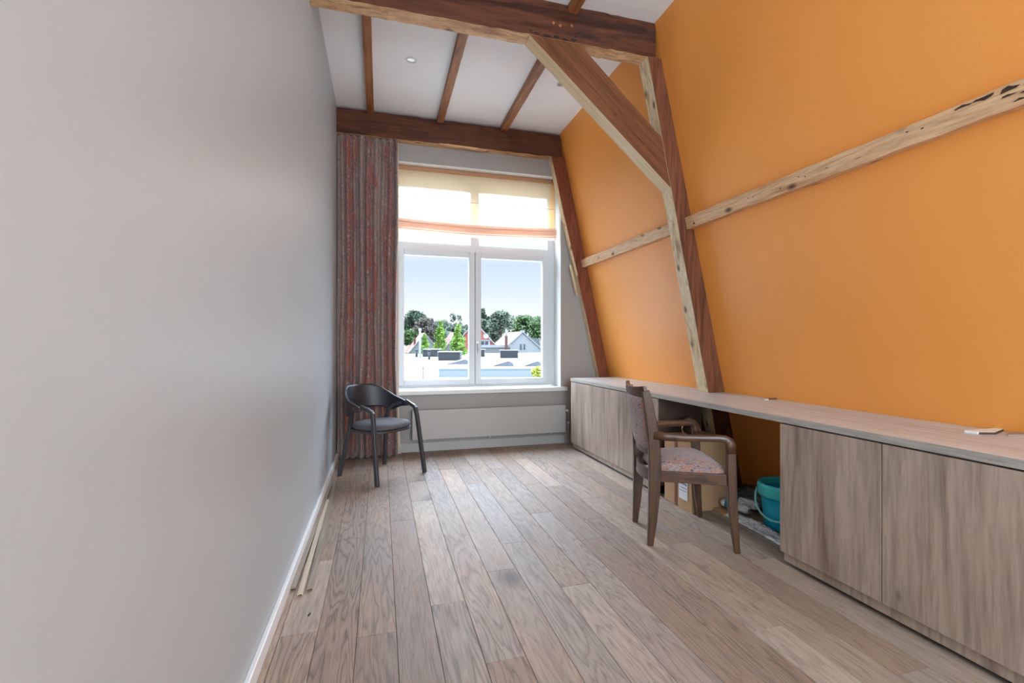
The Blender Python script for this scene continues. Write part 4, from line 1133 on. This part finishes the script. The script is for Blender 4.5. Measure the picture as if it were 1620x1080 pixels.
# shrub close to the window
tree('flowering_shrub', 'yellow-green shrub top at the lower right corner of the window', 4.2, 12.3, GZ, 0.58, 0.24, leafs['lime'], 'round', 900, 0.035, None, seed=16)

def house(name, label, cx, cy, rot, w_, l_, eave, ridge, roof, wall, gablewin=False, chim=None, dormer=False):
    """gable at local -y; ridge runs along local y"""
    t = thing(name, label, 'house', (cx, cy, GZ), rot)
    h = eave-GZ; rz_ = ridge-GZ
    bm = NB(); add_prism(bm, [(-w_/2, 0, 0), (w_/2, 0, 0), (w_/2, 0, h), (0, 0, rz_-0.12), (-w_/2, 0, h)], (0, l_, 0)); obj('walls', bm, wall, t)
    bm = NB()
    ov = 0.25
    for s in (-1, 1):
        k = (rz_-h)/(w_/2); e = w_/2+ov
        a = [(0, -0.15, rz_), (s*e, -0.15, h-ov*k), (s*e, -0.15, h-ov*k+0.16), (0, -0.15, rz_+0.16)]
        add_prism(bm, a, (0, l_+0.3, 0))
    obj_split('roof', bm, roof, t)
    bm = NB()
    for s in (-1, 1):
        k = (rz_-h)/(w_/2); e = w_/2+ov
        add_prism(bm, [(0, -0.22, rz_+0.18), (s*e, -0.22, h-ov*k+0.18), (s*e, -0.22, h-ov*k-0.05), (0, -0.22, rz_-0.05)], (0, 0.1, 0))
    obj_split('gable_trim', bm, M['render'], t)
    if gablewin:
        for x in (-0.42, 0.22):
            f = boxobj('window', (x-0.05, x+0.33, -0.03, 0.02, h-0.2, h+0.85), M['render'], t)
            boxobj('pane', (x, x+0.28, -0.06, -0.03, h-0.15, h+0.8), M['winblack'], f)
    if chim:
        for (x, y, cw, ct) in chim:
            bm = NB(); add_box(bm, x-cw/2, x+cw/2, y-cw/2, y+cw/2, h-0.5, ct-GZ-0.5); add_box(bm, x-cw*0.65, x+cw*0.65, y-cw*0.65, y+cw*0.65, ct-GZ-0.5, ct-GZ-0.4)
            add_tube(bm, [(x, y, ct-GZ-0.4), (x, y, ct-GZ)], cw*0.25, 8)
            obj('chimney', bm, M['brickred'], t)
    return t
yaw = 0.27
house('gable_house', 'house with orange tiled roof at the left edge of the view', 9.98, 111.4, 0.056, 7.1, 8.5, -0.8, 3.6, M['tile'], M['renderg'], chim=[(-2.2, 1.2, 0.45, 2.6)])
house('gable_house', 'partly hidden house with orange roof between the two bright conical trees', 18.7, 119.4, 0.056, 6.4, 8.0, -0.3, 4.0, M['tile'], M['renderg'])
wh = house('gable_house', 'white gable house with twin dark windows and orange side roof', 23.3, 76.6, 0.054, 6.6, 8.4, 0.30, 3.10, M['tile'], M['render'], True, chim=None)
bm = NB(); add_box(bm, -0.35, 0.35, -0.24, 0.1, 3.15-GZ-0.1, 3.15-GZ+0.28); add_tube(bm, [(0, 0, 3.3-GZ), (0, 0, 4.3-GZ)], 0.03, 6); obj('ridge_cap', bm, M['render'], wh)
rh = house('gable_house', 'red gabled house with white edge just right of the centre bar', 15.4, 78.2, -0.27, 7.2, 1.6, 0.75, 4.7, M['tilered'], M['brickpink'])
t = thing('dormer', 'white bay with two dark panes and a satellite dish on the red gable', 'dormer', (16.35, 74.9, 0.85), -0.27)
bm = NB(); add_box(bm, -0.75, 0.75, 0, 2.2, -0.3, 0.85); add_box(bm, -0.85, 0.85, -0.1, 2.2, 0.85, 0.95); obj('box', bm, M['render'], t)
bm = NB(); add_box(bm, -0.6, -0.08, -0.03, 0.0, 0.05, 0.7); add_box(bm, 0.08, 0.6, -0.03, 0.0, 0.05, 0.7); obj_split('pane', bm, M['winblack'], t)
bm = NB(); add_lathe(bm, [(0, 0.0), (0.35, 0.08), (0.42, 0.16), (0.4, 0.16), (0.33, 0.10), (0.0, 0.03)], seg=20); o = obj('satellite_dish', bm, M['louvrew'], t, loc=(0.2, 0.4, 1.55)); o.rotation_euler = (1.4, 0, 0)
bm = NB(); add_tube(bm, [(0.2, 0.5, 1.0), (0.2, 0.4, 1.5)], 0.04, 6); obj('dish_pole', bm, M['renderg'], t)
t = thing('roof_extension', 'low extension with white gutter board in front of the red-roofed house', 'extension', (17.6, 72.0, GZ), -0.26)
boxobj('walls', (-2.6, 2.2, 0, 3, 0, 0.55-GZ), M['renderg'], t); boxobj('gutter_board', (-2.8, 2.4, -0.15, 3.1, 0.55-GZ, 0.95-GZ), M['render'], t)
for (x, y, w_, zt, lab) in ((18.95, 71.0, 0.42, 2.9, 'tall slim brick chimney between the red house and the white gable'), (26.9, 122.0, 1.2, 4.6, 'broad brick chimney behind the red roof')):
    t = thing('chimney_stack', lab, 'chimney', (x, y, GZ), -0.25)
    boxobj('stack', (-w_/2, w_/2, -w_/2, w_/2, 0, zt-GZ-0.6), M['brickred'], t)
    bm = NB(); add_box(bm, -w_*0.6, w_*0.6, -w_*0.6, w_*0.6, zt-GZ-0.6, zt-GZ-0.5); obj('cap', bm, M['renderg'], t)
    bm = NB(); add_tube(bm, [(0, 0, zt-GZ-0.5), (0, 0, zt-GZ+0.5)], 0.12, 8); obj('flue_pipe', bm, M['louvrew'], t)
for k, (x, y, w_, e, r_, lab) in enumerate(((38.6, 119.0, 4.4, 1.2, 4.3, 'small white house far right with grey roof, front one'), (45.5, 134.0, 4.4, 1.7, 5.2, 'small white house far right with grey roof, rear one'))):
    house('gable_house', lab, x, y, -0.2, w_, 5.0, e, r_, M['tilegrey'], M['render'], True)

# flat roofs
def block(name, label, pts, ztop, mat, zb=GZ):
    bm = NB(); add_prism(bm, [(x, y, zb) for x, y in pts], (0, 0, ztop-zb)); o = obj(name, bm, mat); tag(o, label, 'flat roof'); return o
block('flat_roof_building', 'near white flat roof directly outside the window', [(-6, 9.0), (12, 9.0), (12, 22.2), (2.9, 24.3), (-6, 40)], -0.55, M['roofwhite'])
block('flat_roof_building', 'large white flat roof with skylights and louvred boxes', [(2.9, 24.3), (12.01, 22.2), (40, 40), (34, 64), (3.4, 60), (-12, 60), (-5.99, 40)], -0.13, M['roofwhite'])
o = boxobj('roof_parapet', (-0.05, 9.6, -0.12, 0.12, 0.40, 0.455), M['concrete'], None, 0, loc=(2.86, 24.20, -0.55)); o.rotation_euler = (0, 0, -0.226)
tag(o, 'pale grey parapet edge running across the flat roof below the skylights', 'parapet')
bm = NB(); add_box(bm, -0.05, 9.6, -0.05, 0.0, 0.0, 0.42); o = obj('parapet_wall', bm, M['concrete'], None, loc=(2.86, 24.17, -0.55)); o.rotation_euler = (0, 0, -0.226)
tag(o, 'pale blue-grey upstand wall below the parapet edge', 'parapet')
for k, (a, b_) in enumerate((((2.86, 24.1), (-5, 37)), ((1.9, 20.0), (-6, 31)), ((1.0, 17.0), (-5, 25)))):
    d = Vector((b_[0]-a[0], b_[1]-a[1], 0)); bm = NB(); nrm = Vector((-d.y, d.x, 0)).normalized()*0.05
    add_prism(bm, [Vector((a[0], a[1], -0.55))-nrm, Vector((a[0], a[1], -0.55))+nrm, Vector((a[0], a[1], -0.47 if k else -0.08))+nrm, Vector((a[0], a[1], -0.47 if k else -0.08))-nrm], d)
    o = obj('roof_seam', bm, M['concrete'] if k else M['roofwhite']); tag(o, ('raised white roof edge running left from the parapet', 'upper diagonal seam on the near white roof', 'lower diagonal seam on the near white roof')[k], 'roof seam')
def louvre(x, y, w_, d, z0, z1, rot, lab):
    t = thing('louvred_box', lab, 'roof unit', (x, y, z0), rot, 'louvred roof units')
    h = z1-z0
    boxobj('housing', (0, w_, 0.03, d, 0, h), M['louvre'], t)
    bm = NB(); n = 9
    for k in range(n):
        z = h*(k+0.2)/n; add_box(bm, 0.0, w_, -0.02, 0.03, z, z+h/n*0.45)
    obj('louvres', bm, M['louvre'], t)
    bm = NB()
    for k in range(n):
        z = h*(k+0.2)/n; add_box(bm, -0.03, 0.0, 0.0, d, z, z+h/n*0.6)
    obj('side_slats', bm, M['louvrew'], t)
    boxobj('lid', (-0.05, w_+0.05, -0.05, d+0.05, h, h+0.04), M['louvrew'], t)
louvre(4.25, 36.2, 1.68, 1.5, -0.13, 0.52, -0.27, 'dark louvred roof box in the middle of the left pane')
louvre(3.95, 46.6, 1.6, 1.6, -0.13, 0.60, -0.27, 'dark louvred roof box behind the black vent pipe')
louvre(10.30, 40.7, 1.62, 1.5, -0.13, 0.56, -0.27, 'dark louvred roof box in the right pane before the white gable')
louvre(8.75, 45.4, 1.1, 1.5, -0.13, 0.58, -0.27, 'small louvred roof box just right of the centre bar')
def skylight(x, y, w_, d, h, rot, lab):
    t = thing('skylight_dome', lab, 'skylight', (x, y, -0.13), rot, 'wedge skylights')
    bm = NB(); add_prism(bm, [(0, 0, 0), (w_, 0, 0), (w_*0.93, 0, h*0.75), (w_*0.8, 0, h), (w_*0.7, 0, h)], (0, d, 0)); obj('grey_cheek', bm, M['asphalt'], t)
    bm = NB(); add_prism(bm, [(-0.03, -0.03, 0.02), (w_*0.7, -0.03, h+0.02), (w_*0.8, -0.03, h+0.02), (w_*0.8, -0.03, h+0.05), (w_*0.7, -0.03, h+0.05), (-0.06, -0.03, 0.05)], (0, d+0.06, 0)); obj('cover', bm, M['roofwhite'], t)
skylight(4.0, 29.6, 1.55, 1.6, 0.27, -0.27, 'wedge-shaped skylight in the left pane below the louvred box')
skylight(6.25, 26.3, 1.2, 1.6, 0.26, -0.27, 'wedge-shaped skylight in the middle of the right pane')
skylight(7.95, 25.75, 1.05, 1.6, 0.26, -0.27, 'wedge-shaped skylight by the right edge of the pane')
def vent(x, y, z0, z1, r, mat, lab):
    t = thing('vent_pipe', lab, 'vent pipe', (x, y, z0), 0, 'roof vent pipes')
    bm = NB(); add_tube(bm, [(0, 0, 0), (0, 0, z1-z0)], r, 10); obj('pipe', bm, mat, t)
    bm = NB(); add_tube(bm, [(0, 0, (z1-z0)*0.93), (0, 0, (z1-z0)*1.0+0.05)], r*1.4, 10); add_tube(bm, [(0, 0, 0), (0, 0, 0.05)], r*1.8, 10); obj('collar', bm, mat, t)
vent(3.79, 38.4, -0.13, 0.62, 0.10, M['louvre'], 'dark vent pipe left of the middle louvred box')
vent(3.32, 45.8, -0.13, 0.55, 0.13, M['louvre'], 'shorter dark vent pipe at the left of the roof')
vent(3.40, 42.66, -0.13, 2.5, 0.09, M['louvrew'], 'tall slim white pole on the roof in front of the left trees')
vent(1.75, 20.3, -0.55, 0.14, 0.025, M['renderg'], 'thin grey stake on the near white roof')
